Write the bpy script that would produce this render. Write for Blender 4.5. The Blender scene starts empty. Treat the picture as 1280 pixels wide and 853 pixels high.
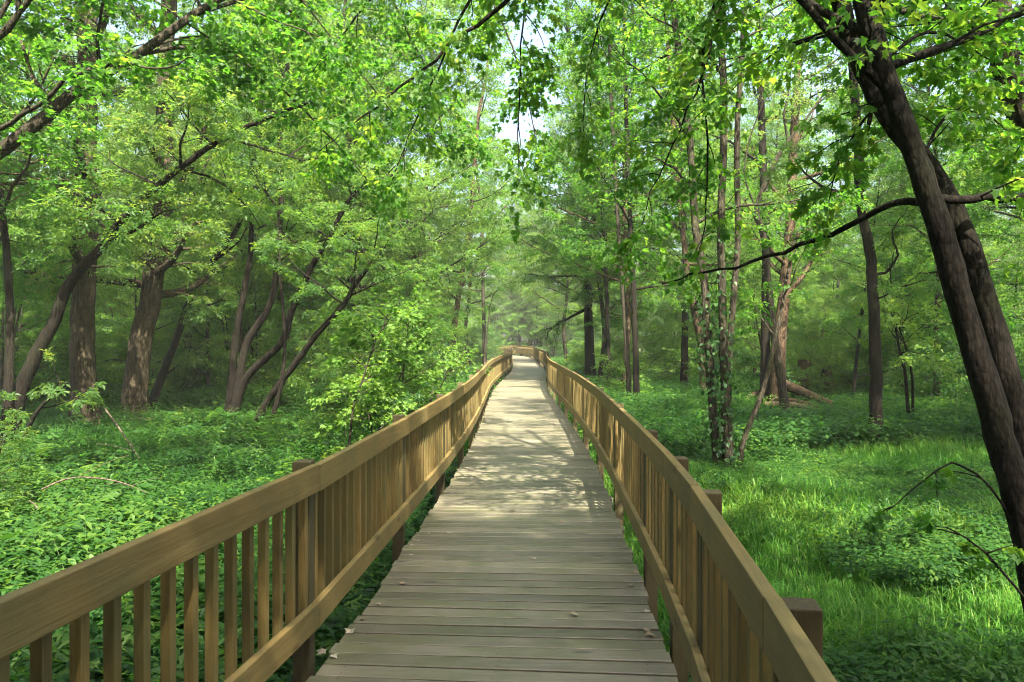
import bpy, math, random
import numpy as np
from mathutils import Vector
R = math.radians
sc = bpy.context.scene
col = sc.collection

# ------------------------------------------------------------------ camera
CAM_H = 1.70
FPX = 940.0                      # focal length in photograph pixels (1280 wide)
HOR = 424.5
cd = bpy.data.cameras.new('camera')
cam = bpy.data.objects.new('camera', cd)
col.objects.link(cam)
cam.location = (0, 0, CAM_H)
cam.rotation_euler = (R(90 - 0.12), 0, 0)
cd.sensor_width = 36
cd.lens = FPX / 1280 * 36
cd.clip_start = 0.05
cd.clip_end = 2000
sc.camera = cam

# ------------------------------------------------------------------ light
SUN_AZ, SUN_EL = 163.0, 54.0     # azimuth clockwise from +Y (view direction), elevation
w = bpy.data.worlds.new('World')
sc.world = w
w.use_nodes = True
nt = w.node_tree
bg = nt.nodes['Background']
sky = nt.nodes.new('ShaderNodeTexSky')
sky.sky_type = 'NISHITA'
sky.sun_disc = False
sky.sun_elevation = R(SUN_EL)
sky.sun_rotation = R(SUN_AZ)
sky.air_density = 1.0
sky.dust_density = 6.0
nt.links.new(sky.outputs[0], bg.inputs[0])
bg.inputs[1].default_value = 0.107
sd = bpy.data.lights.new('sun', 'SUN')
sun = bpy.data.objects.new('sun', sd)
col.objects.link(sun)
sd.energy = 5.0
sd.angle = R(0.53)
sd.color = (1.0, 0.91, 0.74)
az, el = R(SUN_AZ), R(SUN_EL)
SUN = Vector((math.sin(az) * math.cos(el), math.cos(az) * math.cos(el), math.sin(el)))
sun.rotation_euler = SUN.to_track_quat('Z', 'Y').to_euler()
sun.location = (0, 0, 40)
sc.view_settings.view_transform = 'Standard'
sc.view_settings.look = 'None'
sc.view_settings.gamma = 1
sc.view_settings.exposure = 2.6
sc.render.engine = 'CYCLES'
cy = sc.cycles
cy.max_bounces = 7
cy.diffuse_bounces = 4
cy.glossy_bounces = 2
cy.transmission_bounces = 5
cy.volume_bounces = 0
cy.sample_clamp_indirect = 6
cy.caustics_reflective = False
cy.caustics_refractive = False
cy.use_denoising = True
cy.filter_width = 1.1
HAZE = 0.0007

# ------------------------------------------------------------------ helpers
def P(x, y, Z):
    """photograph pixel + distance -> point"""
    return np.array([(x - 640) * Z / FPX, Z, CAM_H - (y - HOR) * Z / FPX])

def gz(x, y):
    return (-0.50 + 0.10 * np.sin(x * 0.31 + 1.3) * np.cos(y * 0.23 + .4) + 0.07 * np.sin(x * 0.83 + y * 0.57)
            + 0.0045 * np.clip(np.abs(x) - 8, 0, 80))

def tag(o, label=None, cat=None, group=None, kind=None):
    if label: o['label'] = label
    if cat: o['category'] = cat
    if group: o['group'] = group
    if kind: o['kind'] = kind
    return o

def empty(name, loc=(0, 0, 0), rz=0):
    o = bpy.data.objects.new(name, None)
    o.empty_display_size = .2
    col.objects.link(o)
    o.location = loc
    o.rotation_euler = (0, 0, rz)
    return o

def link(name, me, parent=None):
    o = bpy.data.objects.new(name, me)
    col.objects.link(o)
    if parent is not None: o.parent = parent
    return o

def copy_thing(root):
    c = root.copy(); col.objects.link(c)
    for ch in root.children:
        d = ch.copy(); col.objects.link(d); d.parent = c
        for g in ch.children:
            e = g.copy(); col.objects.link(e); e.parent = d
    return c

class MB:
    """collects vertices and faces, builds ONE mesh"""
    def __init__(s):
        s.V = []; s.n = 0; s.L = []; s.T = []; s.M = []; s.A = []; s.S = []
    def add(s, V, faces, mat=0, tint=0.5, smooth=False):
        V = np.asarray(V, float).reshape(-1, 3)
        for f in faces:
            s.L.append(np.asarray(f) + s.n); s.T.append(len(f))
        k = len(faces)
        s.M.append(np.full(k, mat)); s.A.append(np.full(k, tint, float) if np.isscalar(tint) else np.asarray(tint)); s.S.append(np.full(k, smooth))
        s.V.append(V); s.n += len(V)
    def add_many(s, V, F, mat=0, tint=None, smooth=False):
        """V (N,n,3) copies of a template with faces F (list of index lists)"""
        N, n = V.shape[:2]
        if N == 0: return
        base = (np.arange(N) * n)[:, None] + s.n
        idx = np.concatenate([np.asarray(f) for f in F])
        s.L.append((base + idx[None, :]).ravel())
        s.T.extend([len(f) for f in F] * N)
        k = len(F)
        s.M.append(np.full(N * k, mat)); s.S.append(np.full(N * k, smooth))
        s.A.append(np.repeat(np.full(N, .5) if tint is None else tint, k))
        s.V.append(V.reshape(-1, 3)); s.n += N * n
    def mesh(s, name, mats):
        me = bpy.data.meshes.new(name)
        V = np.concatenate(s.V); L = np.concatenate(s.L).astype(np.int32); T = np.asarray(s.T, np.int32)
        me.vertices.add(len(V)); me.vertices.foreach_set('co', V.astype(np.float32).ravel())
        me.loops.add(len(L)); me.loops.foreach_set('vertex_index', L)
        me.polygons.add(len(T))
        st = np.zeros(len(T), np.int32); st[1:] = np.cumsum(T)[:-1]
        me.polygons.foreach_set('loop_start', st)
        me.polygons.foreach_set('material_index', np.concatenate(s.M).astype(np.int32))
        me.polygons.foreach_set('use_smooth', np.concatenate(s.S).astype(bool))
        a = me.attributes.new('tint', 'FLOAT', 'FACE')
        a.data.foreach_set('value', np.concatenate(s.A).astype(np.float32))
        for m in mats: me.materials.append(m)
        me.update(calc_edges=True)
        return me
    def box(s, c, half, ax=(1, 0), tint=.5, cham=0.0, jit=0.0, rng=None, taper=None):
        """box with its long axis on ax (horizontal unit vector); half = (along, across, vertical); chamfered along the length"""
        a = np.array([ax[0], ax[1], 0.]); b = np.array([-ax[1], ax[0], 0.]); u = np.array([0, 0, 1.])
        ch = cham
        prof = [(-1, -1), (1, -1), (1, 1), (-1, 1)]
        if ch > 0:
            hb, hu = half[1], half[2]
            pr = [(-hb, -hu), (hb, -hu), (hb, hu - ch), (hb - ch, hu), (-hb + ch, hu), (-hb, hu - ch)]
        else:
            pr = [(p * half[1], q * half[2]) for p, q in prof]
        V = []
        for sg in (-1, 1):
            for p, q in pr:
                V.append(np.asarray(c) + a * half[0] * sg + b * p + u * q)
        n = len(pr)
        F = [[i, (i + 1) % n, n + (i + 1) % n, n + i] for i in range(n)] + [list(range(n))[::-1], list(range(n, 2 * n))]
        s.add(V, F, tint=tint)

def crom(pts, m):
    """Catmull-Rom through pts, m points per span; works on any column count"""
    p = np.asarray(pts, float)
    if len(p) < 3:
        t = np.linspace(0, 1, m * (len(p) - 1) + 1)[:, None]
        return p[0] * (1 - t) + p[-1] * t
    q = np.vstack([2 * p[0] - p[1], p, 2 * p[-1] - p[-2]])
    out = []
    for i in range(1, len(q) - 2):
        for k in range(m):
            t = k / m
            out.append(.5 * ((2 * q[i]) + (q[i + 1] - q[i - 1]) * t + (2 * q[i - 1] - 5 * q[i] + 4 * q[i + 1] - q[i + 2]) * t * t
                             + (3 * q[i] - q[i - 1] - 3 * q[i + 1] + q[i + 2]) * t ** 3))
    out.append(p[-1])
    return np.array(out)

def unit(v):
    v = np.asarray(v, float)
    return v / np.maximum(np.linalg.norm(v, axis=-1, keepdims=True), 1e-9)

def tube(mb, pts, rad, sides=6, mat=0, rough=0.0, rng=None, ridges=0, tint=.5):
    pts = np.asarray(pts, float); n = len(pts)
    rad = np.asarray(rad, float)
    d = np.gradient(pts, axis=0); d = unit(d)
    ref = np.array([1., 0, 0]) if abs(d[0][0]) < .9 else np.array([0, 1., 0])
    ux = unit(ref - d * (d @ ref)[:, None]); uy = np.cross(d, ux)
    a = np.arange(sides) / sides * 2 * math.pi
    rr = np.repeat(rad[:, None], sides, 1)
    if ridges:
        ph = rng.uniform(0, 6.28, 4)
        rr = rr * (1 + .035 * np.sin(a * ridges + ph[0] + np.linspace(0, 3, n)[:, None] * 2)
                   + .05 * np.sin(a * 3 + ph[1] + np.linspace(0, 4, n)[:, None]) + .02 * rng.normal(size=rr.shape))
    elif rough:
        ph = rng.uniform(0, 6.28, 2)
        rr = rr * (1 + rough * np.sin(a * 2 + ph[0] + np.linspace(0, 5, n)[:, None]) + rough * .7 * rng.normal(size=rr.shape))
    V = pts[:, None, :] + rr[..., None] * (np.cos(a)[None, :, None] * ux[:, None, :] + np.sin(a)[None, :, None] * uy[:, None, :])
    V = V.reshape(-1, 3)
    i = np.arange(n - 1)[:, None] * sides; j = np.arange(sides)[None, :]; k = (j + 1) % sides
    Q = np.stack([i + j, i + k, i + sides + k, i + sides + j], -1).reshape(-1, 4)
    mb.L.append((Q + mb.n).ravel()); mb.T.extend([4] * len(Q))
    mb.M.append(np.full(len(Q), mat)); mb.A.append(np.full(len(Q), tint)); mb.S.append(np.full(len(Q), True))
    mb.V.append(V); mb.n += len(V)
    top = np.arange(sides) + (n - 1) * sides + mb.n - len(V)
    mb.L.append(top); mb.T.append(sides); mb.M.append([mat]); mb.A.append([tint]); mb.S.append([False])

# leaf templates: y runs to the tip, z is the face normal
def leaf_lobed():
    h = [(0, 0), (.20, -.06), (.46, .06), (.30, .22), (.62, .56), (.30, .50), (.20, .66), (0, 1.0)]
    V = [(x, y, .16 * x + -.12 * y * y) for x, y in h] + [(-x, y, .16 * x + -.12 * y * y) for x, y in h[1:-1]]
    return np.array(V), [[0, 1, 2, 3, 4, 5, 6, 7], [0, 7, 13, 12, 11, 10, 9, 8]]
def leaf_mid():
    h = [(0, 0), (.42, .22), (.22, .45), (0, 1.0)]
    V = [(x, y, .2 * x - .15 * y * y) for x, y in h] + [(-x, y, .2 * x - .15 * y * y) for x, y in h[1:-1]]
    return np.array(V), [[0, 1, 2, 3], [0, 3, 5, 4]]
def leaf_oval():
    V = [(0, 0, 0), (.27, .42, .07), (0, 1, -.12), (-.27, .42, .07)]
    return np.array(V), [[0, 1, 2], [0, 2, 3]]
def leaf_trio():
    """three leaflets, as on a compound leaf"""
    V, F = [], []
    for a, s, o in ((0, 1, .25), (1.1, .72, .1), (-1.1, .72, .1)):
        b = len(V)
        for x, y, z in ((0, 0, 0), (.2, .4, .05), (0, .85, -.1), (-.2, .4, .05)):
            x, y = x * s, y * s + o * s
            V.append((x * math.cos(a) + y * math.sin(a), -x * math.sin(a) + y * math.cos(a) + .05, z * s))
        F += [[b, b + 1, b + 2], [b, b + 2, b + 3]]
    return np.array(V), F
LOBED, MID, OVAL, TRIO = leaf_lobed(), leaf_mid(), leaf_oval(), leaf_trio()

def place(tpl, pos, ydir, nrm, size):
    y = unit(ydir)
    z = unit(nrm - y * np.sum(nrm * y, -1, keepdims=True))
    x = np.cross(y, z)
    M = np.stack([x, y, z], 1)                       # rows are axes
    return pos[:, None, :] + size[:, None, None] * np.einsum('vk,nkc->nvc', tpl[0], M)

def sprays_to_leaves(rng, pos, dirs, L, n, size, hang=0.0, flat=.5):
    """every spray is a flat twig of n leaves"""
    pos = np.asarray(pos); dirs = unit(np.asarray(dirs)); S = len(pos)
    L = np.broadcast_to(np.asarray(L, float), (S,))
    up = np.array([0, 0, 1.])
    lat = unit(np.cross(dirs, up) + rng.normal(size=(S, 3)) * .15)
    t = rng.uniform(0, 1, (S, n)); side = rng.choice([-1, 1], (S, n)) * rng.uniform(.2, 1, (S, n))
    p = (pos[:, None] + dirs[:, None] * (L[:, None] * t)[..., None] + lat[:, None] * (side * L[:, None] * .42 * (1.05 - .6 * t))[..., None]
         + rng.normal(size=(S, n, 3)) * (L * .07)[:, None, None])
    p[..., 2] -= (L[:, None] * (.25 * t * t + .12 * np.abs(side)))
    yd = dirs[:, None] * .6 + lat[:, None] * (side * 1.1)[..., None] + rng.normal(size=(S, n, 3)) * .35
    yd[..., 2] -= .35 + hang
    nr = np.broadcast_to(up, (S, n, 3)) * (1 - .4 * hang) + rng.normal(size=(S, n, 3)) * flat
    sz = size * rng.uniform(.6, 1.2, (S, n))
    tint = np.clip(rng.normal(.5, .16, (S, 1)) + rng.normal(0, .13, (S, n)), 0, 1)
    f = lambda a: a.reshape(-1, a.shape[-1])
    return f(p), f(yd), f(nr), sz.ravel(), tint.ravel()

# ------------------------------------------------------------------ materials
def newmat(name):
    m = bpy.data.materials.new(name); m.use_nodes = True
    n = m.node_tree; n.nodes.clear()
    out = n.nodes.new('ShaderNodeOutputMaterial')
    return m, n, out
def N(n, t, **kw):
    x = n.nodes.new(t)
    for k, v in kw.items():
        if k.startswith('i_'): x.inputs[k[2:].replace('_', ' ')].default_value = v
        else: setattr(x, k, v)
    return x
def ramp(n, stops):
    r = n.nodes.new('ShaderNodeValToRGB')
    e = r.color_ramp.elements
    while len(e) < len(stops): e.new(.5)
    for k, (p, c) in zip(e, stops): k.position = p; k.color = (*c, 1)
    return r

def leaf_mat(name, cols, trans, mix=.5, gloss=.25):
    """leaf blade: coloured diffuse face plus light let through"""
    m, n, out = newmat(name)
    at = N(n, 'ShaderNodeAttribute', attribute_name='tint')
    oi = N(n, 'ShaderNodeObjectInfo')
    ma = N(n, 'ShaderNodeMath', operation='MULTIPLY_ADD'); ma.inputs[1].default_value = .36; ma.inputs[2].default_value = -.18
    n.links.new(oi.outputs['Random'], ma.inputs[0])
    ad = N(n, 'ShaderNodeMath', operation='ADD', use_clamp=True)
    n.links.new(at.outputs['Fac'], ad.inputs[0]); n.links.new(ma.outputs[0], ad.inputs[1])
    r1 = ramp(n, [(i / (len(cols) - 1), c) for i, c in enumerate(cols)])
    r2 = ramp(n, [(i / (len(trans) - 1), c) for i, c in enumerate(trans)])
    n.links.new(ad.outputs[0], r1.inputs[0]); n.links.new(ad.outputs[0], r2.inputs[0])
    b = N(n, 'ShaderNodeBsdfPrincipled'); b.inputs['Roughness'].default_value = .48; b.inputs['Specular IOR Level'].default_value = gloss
    n.links.new(r1.outputs[0], b.inputs['Base Color'])
    t = N(n, 'ShaderNodeBsdfTranslucent'); n.links.new(r2.outputs[0], t.inputs[0])
    mx = N(n, 'ShaderNodeMixShader'); mx.inputs[0].default_value = mix
    n.links.new(b.outputs[0], mx.inputs[1]); n.links.new(t.outputs[0], mx.inputs[2])
    n.links.new(mx.outputs[0], out.inputs[0])
    return m
M_MAPLE = leaf_mat('maple_leaf', [(.018, .062, .011), (.040, .108, .018), (.08, .155, .022)], [(.07, .24, .016), (.15, .39, .026), (.36, .52, .045)], .55)
M_ELDER = leaf_mat('boxelder_leaf', [(.022, .064, .018), (.044, .102, .026), (.085, .145, .034)], [(.10, .26, .03), (.20, .38, .04), (.40, .50, .06)], .52)
M_ASH = leaf_mat('ash_leaf', [(.030, .078, .026), (.052, .11, .034), (.085, .14, .04)], [(.10, .24, .05), (.19, .35, .06), (.34, .46, .08)], .5)
M_PALE = leaf_mat('pale_sapling_leaf', [(.05, .12, .02), (.085, .17, .025), (.12, .2, .03)], [(.11, .28, .03), (.20, .40, .04), (.36, .50, .06)], .46)
M_IVY = leaf_mat('ivy_leaf', [(.015, .055, .018), (.035, .10, .03), (.07, .14, .04)], [(.05, .16, .02), (.10, .26, .03), (.2, .36, .05)], .4, .4)
M_HERB = leaf_mat('herb_leaf', [(.010, .038, .009), (.028, .082, .016), (.085, .155, .026)], [(.03, .12, .014), (.09, .26, .022), (.28, .44, .045)], .42)
M_GRASS = leaf_mat('grass_blade', [(.03, .11, .018), (.06, .17, .022), (.14, .22, .035)], [(.05, .22, .022), (.11, .34, .03), (.30, .47, .06)], .42)
M_DRY = leaf_mat('dry_leaf', [(.20, .13, .08), (.30, .24, .17), (.42, .38, .30)], [(.2, .12, .06), (.2, .14, .08), (.25, .2, .12)], .15)

def bark_mat(name, dark, light, moss=(.05, .07, .02), mossamt=.3, scale=9):
    m, n, out = newmat(name)
    tc = N(n, 'ShaderNodeTexCoord')
    mp = N(n, 'ShaderNodeMapping'); mp.inputs['Scale'].default_value = (scale, scale, scale * .16)
    n.links.new(tc.outputs['Object'], mp.inputs[0])
    n1 = N(n, 'ShaderNodeTexNoise', i_Scale=2.6, i_Detail=6.0, i_Roughness=.65, i_Distortion=.4)
    n.links.new(mp.outputs[0], n1.inputs['Vector'])
    n2 = N(n, 'ShaderNodeTexNoise', i_Scale=1.3, i_Detail=4.0)
    n.links.new(tc.outputs['Object'], n2.inputs['Vector'])
    r = ramp(n, [(.36, dark), (.64, light)])
    n.links.new(n1.outputs[0], r.inputs[0])
    rm = ramp(n, [(.5, (0, 0, 0)), (.7, (mossamt,) * 3)])
    n.links.new(n2.outputs[0], rm.inputs[0])
    mx = N(n, 'ShaderNodeMix', data_type='RGBA')
    n.links.new(rm.outputs[0], mx.inputs[0]); n.links.new(r.outputs[0], mx.inputs[6]); mx.inputs[7].default_value = (*moss, 1)
    b = N(n, 'ShaderNodeBsdfPrincipled'); b.inputs['Roughness'].default_value = .9; b.inputs['Specular IOR Level'].default_value = .15
    n.links.new(mx.outputs[2], b.inputs['Base Color'])
    bp = N(n, 'ShaderNodeBump'); bp.inputs['Strength'].default_value = .9; bp.inputs['Distance'].default_value = .03
    mp3 = N(n, 'ShaderNodeMapping'); mp3.inputs['Scale'].default_value = (scale * 4, scale * 4, scale * 1.5)
    n.links.new(tc.outputs['Object'], mp3.inputs[0])
    vo = N(n, 'ShaderNodeTexVoronoi', i_Scale=1.0, i_Randomness=1.0); n.links.new(mp3.outputs[0], vo.inputs['Vector'])
    hs = N(n, 'ShaderNodeMath', operation='MULTIPLY_ADD'); hs.inputs[1].default_value = -.5
    n.links.new(vo.outputs['Distance'], hs.inputs[0]); n.links.new(n1.outputs[0], hs.inputs[2])
    dk = N(n, 'ShaderNodeMapRange'); dk.inputs['From Min'].default_value = .2; dk.inputs['From Max'].default_value = .8; dk.inputs['To Min'].default_value = 1.25; dk.inputs['To Max'].default_value = .6
    n.links.new(vo.outputs['Distance'], dk.inputs[0])
    hv = N(n, 'ShaderNodeHueSaturation'); n.links.new(mx.outputs[2], hv.inputs['Color']); n.links.new(dk.outputs[0], hv.inputs['Value']); n.links.new(hv.outputs[0], b.inputs['Base Color'])
    n.links.new(hs.outputs[0], bp.inputs['Height']); n.links.new(bp.outputs[0], b.inputs['Normal'])
    n.links.new(b.outputs[0], out.inputs[0])
    return m
M_BARK = bark_mat('grey_brown_bark', (.018, .0155, .011), (.062, .054, .038))
M_BARKD = bark_mat('dark_bark', (.0055, .0043, .0032), (.017, .0135, .0098), (.03, .04, .015), .25)
M_BARKF = bark_mat('furrowed_bark', (.016, .0125, .008), (.066, .053, .033), (.06, .06, .03), .15, 7)
M_BARKR = bark_mat('reddish_bark', (.026, .017, .011), (.10, .068, .042), (.06, .06, .03), .15)
M_BARKSUN = bark_mat('sunlit_pale_bark', (.10, .065, .045), (.30, .21, .15), (.07, .06, .03), .2)  # slim twin trunk only: sunlight on it put into a paler bark colour

M_BARKL = bark_mat('dry_stick_bark', (.06, .048, .035), (.15, .12, .09))
def wood_mat(name, base, dark, tinted, along='x', rough=.62, var=.35, blotch=(.12, .13, .06), blotch_amt=.45, plank=False):
    """weathered softwood: grain along one local axis, knots, green-grey stains, tone of each piece by object or plank"""
    m, n, out = newmat(name)
    tc = N(n, 'ShaderNodeTexCoord')
    at = N(n, 'ShaderNodeAttribute', attribute_name='tint')
    oi = N(n, 'ShaderNodeObjectInfo')
    src = at.outputs['Fac'] if plank else oi.outputs['Random']
    off = N(n, 'ShaderNodeVectorMath', operation='SCALE'); off.inputs[0].default_value = (7.3, 11.7, 5.1); off.inputs['Scale'].default_value = 1
    sm = N(n, 'ShaderNodeMath', operation='MULTIPLY'); sm.inputs[1].default_value = 20
    n.links.new(src, sm.inputs[0]); n.links.new(sm.outputs[0], off.inputs['Scale'])
    add = N(n, 'ShaderNodeVectorMath', operation='ADD')
    n.links.new(tc.outputs['Object'], add.inputs[0]); n.links.new(off.outputs[0], add.inputs[1])
    mp = N(n, 'ShaderNodeMapping')
    mp.inputs['Scale'].default_value = {'x': (1.2, 26, 26), 'y': (26, 1.2, 26), 'z': (26, 26, 1.2)}[along]
    n.links.new(add.outputs[0], mp.inputs[0])
    g = N(n, 'ShaderNodeTexNoise', i_Scale=1.6, i_Detail=7.0, i_Roughness=.62, i_Distortion=.9)
    n.links.new(mp.outputs[0], g.inputs['Vector'])
    r = ramp(n, [(.22, dark), (.50, base), (.80, tinted)])
    n.links.new(g.outputs[0], r.inputs[0])
    mpf = N(n, 'ShaderNodeMapping')
    mpf.inputs['Scale'].default_value = {'x': (3, 150, 150), 'y': (150, 3, 150), 'z': (150, 150, 3)}[along]
    n.links.new(add.outputs[0], mpf.inputs[0])
    gf = N(n, 'ShaderNodeTexNoise', i_Scale=1.0, i_Detail=4.0, i_Roughness=.7)
    n.links.new(mpf.outputs[0], gf.inputs['Vector'])
    crk = ramp(n, [(.30, (.35,) * 3), (.40, (1, 1, 1))]); n.links.new(gf.outputs[0], crk.inputs[0])
    mg = N(n, 'ShaderNodeMix', data_type='RGBA', blend_type='MULTIPLY'); mg.inputs[0].default_value = .5
    n.links.new(r.outputs[0], mg.inputs[6]); n.links.new(crk.outputs[0], mg.inputs[7])
    r_out = mg.outputs[2]
    # stains
    s = N(n, 'ShaderNodeTexNoise', i_Scale=2.3, i_Detail=5.0, i_Roughness=.6)
    n.links.new(add.outputs[0], s.inputs['Vector'])
    rs = ramp(n, [(.42, (0, 0, 0)), (.62, (blotch_amt * 1.25,) * 3)])
    n.links.new(s.outputs[0], rs.inputs[0])
    mx = N(n, 'ShaderNodeMix', data_type='RGBA'); mx.inputs[7].default_value = (*blotch, 1)
    n.links.new(rs.outputs[0], mx.inputs[0]); n.links.new(r_out, mx.inputs[6])
    # knots
    k = N(n, 'ShaderNodeTexVoronoi', i_Scale=2.6)
    kmp = N(n, 'ShaderNodeMapping'); kmp.inputs['Scale'].default_value = {'x': (.7, 2, 2), 'y': (2, .7, 2), 'z': (2, 2, .7)}[along]
    n.links.new(add.outputs[0], kmp.inputs[0]); n.links.new(kmp.outputs[0], k.inputs['Vector'])
    rk = ramp(n, [(.06, (.85,) * 3), (.13, (0, 0, 0))])
    n.links.new(k.outputs['Distance'], rk.inputs[0])
    mk = N(n, 'ShaderNodeMix', data_type='RGBA'); mk.inputs[7].default_value = (*[c * .45 for c in dark], 1)
    n.links.new(rk.outputs[0], mk.inputs[0]); n.links.new(mx.outputs[2], mk.inputs[6])
    hv = N(n, 'ShaderNodeHueSaturation')
    v = N(n, 'ShaderNodeMapRange'); v.inputs['To Min'].default_value = 1 - var; v.inputs['To Max'].default_value = 1 + var
    n.links.new(src, v.inputs[0]); n.links.new(v.outputs[0], hv.inputs['Value']); n.links.new(mk.outputs[2], hv.inputs['Color'])
    b = N(n, 'ShaderNodeBsdfPrincipled'); b.inputs['Roughness'].default_value = rough; b.inputs['Specular IOR Level'].default_value = .35
    n.links.new(hv.outputs[0], b.inputs['Base Color'])
    bp = N(n, 'ShaderNodeBump'); bp.inputs['Strength'].default_value = .45; bp.inputs['Distance'].default_value = .006
    n.links.new(g.outputs[0], bp.inputs['Height']); n.links.new(bp.outputs[0], b.inputs['Normal'])
    n.links.new(b.outputs[0], out.inputs[0])
    return m
M_DECK = wood_mat('weathered_deck_plank', (.135, .120, .088), (.09, .079, .057), (.178, .163, .125), 'x', .42, .3, (.085, .085, .042), .6, plank=True)
M_RAIL = wood_mat('tan_rail_board', (.185, .128, .044), (.125, .084, .027), (.24, .175, .068), 'x', .6, .15, (.105, .092, .036), .45)
M_PICK = wood_mat('tan_picket', (.15, .103, .032), (.09, .062, .019), (.20, .142, .05), 'z', .65, .3, (.085, .082, .03), .55)
M_POST = wood_mat('brown_post', (.062, .046, .020), (.036, .027, .013), (.09, .068, .033), 'z', .75, .2, (.10, .09, .04), .5)

# ------------------------------------------------------------------ ground
def build_ground():
    xs = np.concatenate([np.arange(-160, -30, 5), np.arange(-30, 30, .75), np.arange(30, 161, 5)])
    ys = np.concatenate([np.arange(-40, 0, 4), np.arange(0, 40, .75), np.arange(40, 221, 5)])
    X, Y = np.meshgrid(xs, ys)
    V = np.stack([X, Y, gz(X, Y)], -1).reshape(-1, 3)
    nx = len(xs)
    i, j = np.meshgrid(np.arange(nx - 1), np.arange(len(ys) - 1))
    a = (j * nx + i).ravel()
    F = np.stack([a, a + 1, a + nx + 1, a + nx], -1)
    mb = MB(); mb.add(V, F, smooth=True)
    m, n, out = newmat('forest_floor')
    tc = N(n, 'ShaderNodeTexCoord')
    n1 = N(n, 'ShaderNodeTexNoise', i_Scale=.6, i_Detail=8.0, i_Roughness=.6); n.links.new(tc.outputs['Object'], n1.inputs['Vector'])
    n2 = N(n, 'ShaderNodeTexNoise', i_Scale=14.0, i_Detail=6.0, i_Roughness=.7); n.links.new(tc.outputs['Object'], n2.inputs['Vector'])
    r = ramp(n, [(.38, (.035, .028, .016)), (.5, (.03, .05, .014)), (.66, (.045, .09, .02))])
    ad = N(n, 'ShaderNodeMath', operation='MULTIPLY_ADD'); ad.inputs[1].default_value = .45
    n.links.new(n2.outputs[0], ad.inputs[0])
    sb = N(n, 'ShaderNodeMath', operation='MULTIPLY'); sb.inputs[1].default_value = .6
    n.links.new(n1.outputs[0], sb.inputs[0]); n.links.new(sb.outputs[0], ad.inputs[2])
    n.links.new(ad.outputs[0], r.inputs[0])
    b = N(n, 'ShaderNodeBsdfPrincipled'); b.inputs['Roughness'].default_value = .95; b.inputs['Specular IOR Level'].default_value = .1
    n.links.new(r.outputs[0], b.inputs['Base Color'])
    bp = N(n, 'ShaderNodeBump'); bp.inputs['Strength'].default_value = .8; bp.inputs['Distance'].default_value = .05
    n.links.new(n2.outputs[0], bp.inputs['Height']); n.links.new(bp.outputs[0], b.inputs['Normal'])
    n.links.new(b.outputs[0], out.inputs[0])
    tag(link('ground', mb.mesh('ground', [m])), 'forest floor of soil and moss under the greenery', 'ground', kind='structure')
build_ground()

# ------------------------------------------------------------------ haze
def build_haze():
    lo, hi = np.array([-165., -45, -2.2]), np.array([165., 225, 26])
    mb = MB()
    mb.box((lo + hi) / 2, (hi - lo) / 2)
    m, n, out = newmat('haze_air')
    v = N(n, 'ShaderNodeVolumePrincipled')
    v.inputs['Color'].default_value = (.93, .97, .90, 1)
    v.inputs['Density'].default_value = HAZE
    v.inputs['Anisotropy'].default_value = 0.0
    n.links.new(v.outputs[0], out.inputs['Volume'])
    tag(link('haze', mb.mesh('haze', [m])), 'pale morning haze among the trees', 'haze', kind='stuff')
if HAZE > 0: build_haze()

# ------------------------------------------------------------------ boardwalk
CL = crom([(-1.30, -4.5), (-.95, -2.5), (-.58, 0), (-.33, 1.9), (-.09, 3.8), (.09, 7.1), (.225, 10.3), (.285, 14.75), (.275, 19.6), (.29, 24.8), (.51, 31.6),
           (.90, 41), (.98, 53), (.92, 66), (.72, 73), (-.1, 78), (-2.0, 81.2), (-5, 83), (-10, 84)], 30)
seg = np.linalg.norm(np.diff(CL, axis=0), axis=1)
S = np.concatenate([[0], np.cumsum(seg)])
def cpos(s): return np.array([np.interp(s, S, CL[:, 0]), np.interp(s, S, CL[:, 1])])
def cdir(s):
    d = cpos(s + .25) - cpos(s - .25)
    return d / np.linalg.norm(d)
def s_of_y(y): return float(np.interp(y, CL[:900, 1][:14 * 30], S[:14 * 30]))
def centre_x(y): return np.interp(y, CL[:15 * 30, 1], CL[:15 * 30, 0])
HW = .915

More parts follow.
